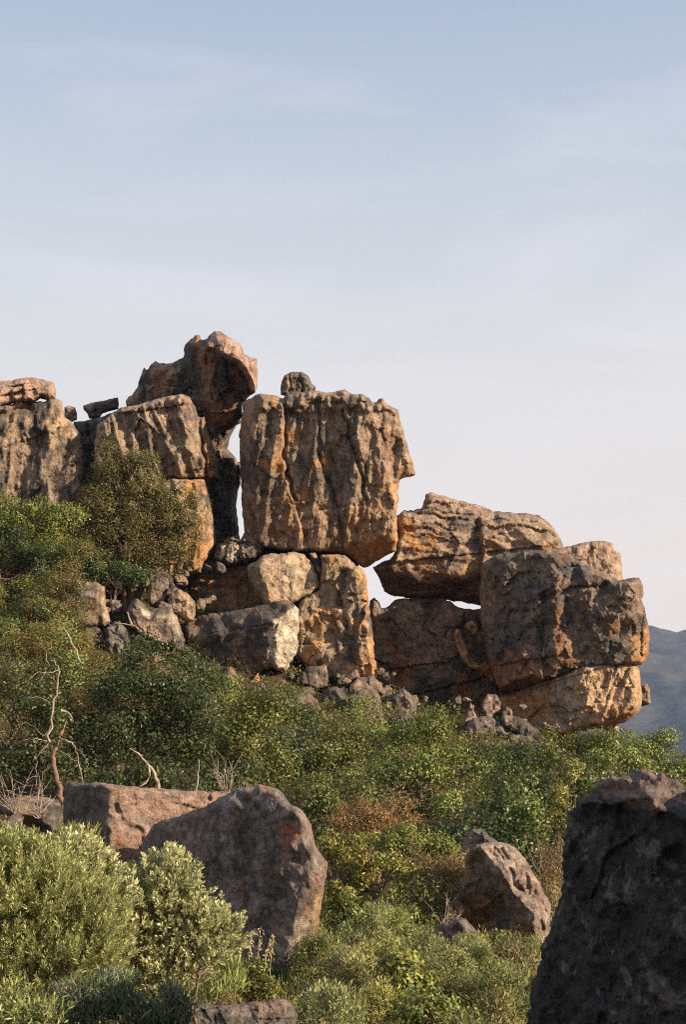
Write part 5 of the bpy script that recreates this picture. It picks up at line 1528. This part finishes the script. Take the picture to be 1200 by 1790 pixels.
def twig_tangle(name, label, cx, cy, rx, ry, Y, n, seed, r0=0.010, mat=None, cat='dead bush', foot=None):
    rg = np.random.default_rng(seed)
    f = P(cx, cy + ry, Y) if foot is None else P(foot[0], foot[1], Y)
    root = empty(name, f, label, cat)
    s = mpp(Y)
    for k in range(n):
        a = rg.uniform(-1.35, 1.35)
        L = rg.uniform(0.5, 1.0)
        tip = np.array([math.sin(a) * rx * s * L * 1.3, rg.normal() * rx * s * 0.4, (0.25 + math.cos(a)) * ry * s * 1.7 * L])
        tt_ = np.linspace(0, 1, 8)[:, None]
        bend = rg.normal(size=3) * rx * s * 0.25
        main = f + tip * tt_ + bend * np.sin(tt_ * math.pi) * tt_ + np.cumsum(rg.normal(size=(8, 3)), 0) * s * 1.6
        paths = [(main, np.linspace(r0, r0 * 0.3, 8))]
        for j in range(4):
            i0 = rg.integers(2, 7)
            dv = unit(tip[None])[0] * 0.6 + rg.normal(size=3) * 0.6
            ln = rx * s * rg.uniform(0.25, 0.6)
            t6 = np.linspace(0, 1, 6)[:, None]
            paths.append((main[i0] + dv * ln * t6 + rg.normal(size=3) * ln * 0.3 * t6 ** 2, np.linspace(r0 * 0.5, r0 * 0.2, 6)))
        V, Q = tubes(paths, 4)
        obj('branch', mesh_from('branch', V - f, quads=Q), mat or M_DEAD, root)
    return root


twig_tangle('dead_bush', 'tangle of bare pinkish twigs at the left edge below the dead tree', 20, 1370, 50, 46, 25.6, 12, 71, foot=(25, 1425))
twig_tangle('dead_bush', 'small tangle of bare twigs leaning over the orange grey boulder', 60, 1400, 34, 30, 25.2, 7, 72, foot=(66, 1430))
twig_tangle('dead_bush', 'grey leafless bush behind the rounded dark boulder, right of the square one', 400, 1350, 40, 34, 27, 9, 73, foot=(400, 1392))
twig_tangle('dead_bush', 'bare twigs over the small grey boulder left of the pale ridged one', 780, 1590, 36, 28, 22.8, 9, 74, 0.008, foot=(775, 1625))
twig_tangle('dead_bush', 'bare pale twigs in the yellowish bush above the dead tree', 80, 1000, 40, 34, 52.5, 8, 75, 0.018, foot=(80, 1040))
twig_tangle('dead_bush', 'bare pale twigs beside the brown boulder among the left bushes', 135, 1020, 36, 36, 52.6, 8, 76, 0.018, foot=(140, 1060))
twig_tangle('dead_bush', 'reddish bare twigs below the very dark tree', 945, 1480, 30, 40, 26.2, 8, 77, 0.010, M_REDBARK, foot=(950, 1530))


def single_branch(label, pts_list, Y, r, seed, mat=None, name='dead_branch', cat='dead branch'):
    base = P(pts_list[0][0][0], pts_list[0][0][1], Y)
    root = empty(name, base, label, cat)
    for k, pts in enumerate(pts_list):
        wood('branch', px_path(pts, Y, 0.03, seed + k), r * (1 if k == 0 else 0.6), r * 0.3, mat or M_DEAD, root, base)
    return root


single_branch('bleached fallen branch lying across the pinkish grey boulder', [[(292, 1122), (272, 1116), (253, 1108), (238, 1096), (228, 1092), (200, 1087)], [(230, 1092), (226, 1080), (222, 1070)]], 49.4, 0.07, 21)
single_branch('pale bare branch bending down onto the top of the square boulder', [[(279, 1384), (275, 1366), (268, 1348), (254, 1332), (240, 1318), (226, 1308)], [(258, 1336), (262, 1352), (258, 1366), (246, 1374)]], 23.5, 0.035, 31)
single_branch('thin forked dead branch standing behind the square boulder', [[(342, 1392), (346, 1364), (347, 1344), (349, 1328)], [(345, 1360), (336, 1366), (326, 1366)]], 24.2, 0.02, 41)
single_branch('crooked white twig above the pair of rounded boulders', [[(278, 1000), (284, 990), (280, 978), (288, 968)]], 54.2, 0.035, 51)
single_branch('bent pale branch hanging in the bush above the dead tree', [[(142, 1161), (133, 1137), (122, 1117), (113, 1099), (104, 1099), (97, 1103)]], 42, 0.035, 61)
single_branch('hooked bleached branch left of the large dark green tree', [[(105, 1242), (112, 1243), (120, 1247), (126, 1254), (127, 1262)]], 32.5, 0.035, 71)
single_branch('short white dead stick in the grass below the olive green bush', [[(655, 1700), (654, 1680), (657, 1662), (660, 1656)], [(656, 1672), (646, 1668)]], 17.0, 0.018, 81)
single_branch('dead reddish branch in the shade of the silvery shrub', [[(300, 1770), (310, 1748), (322, 1722), (345, 1708), (360, 1694)]], 11.9, 0.014, 91, M_REDBARK)
single_branch('bowed pale twigs in front of the dark ribbed cliff', [[(14, 852), (20, 836), (32, 824), (46, 824), (52, 838)], [(60, 860), (64, 840), (70, 824)]], 54.6, 0.03, 95)

# dry grass with pale seed heads beside the boulder
for k, (x, y0_, y1_, ln, what) in enumerate([(432, 1745, 1628, 8, 'left of the tallest one'), (446, 1750, 1620, 10, 'tallest of its row'), (458, 1748, 1640, 14, 'in the middle of its row'), (470, 1750, 1632, 8, 'leaning right beside the middle one'),
                                          (415, 1735, 1655, -6, 'short and leftmost of its row'), (512, 1745, 1668, 6, 'under the pale foot of the boulder'), (526, 1745, 1660, 12, 'farthest right of its row')]):
    Y = 16.0 + 0.2 * k
    base = P(x, y0_, Y)
    base[2] = min(base[2], zg(base[0], base[1]))
    root = empty('grass_stalk', base, 'dry straw grass stalk before the rounded dark boulder, ' + what, 'grass stalk', 'dry grass stalks by the rounded boulder')
    pth = px_path([(x, y0_ + 10), (x + ln * .3, (y0_ + y1_) / 2), (x + ln, y1_)], Y, 0.0, k, 5)
    pth[0] = base
    wood('stalk', pth, 0.004, 0.0025, M_STRAW, root, base)
    rgk = np.random.default_rng(800 + k)
    nsd = 34
    ii = rgk.uniform(0.62, 1, nsd) * (len(pth) - 1)
    pos = np.stack([np.interp(ii, np.arange(len(pth)), pth[:, a]) for a in range(3)], -1) + rgk.normal(size=(nsd, 3)) * 0.012
    dd = unit(rgk.normal(size=(nsd, 3)) * 0.5 + np.array([0.2, 0, -0.6]))
    V, Q = leaf_quads(pos, dd, 0.045, 0.014, rgk, 0.5)
    obj('seed_head', mesh_from('seed_head', V - base, quads=Q, col=np.full((len(V), 3), (0.55, 0.46, 0.30)), smooth=False), M_GRASS, root)
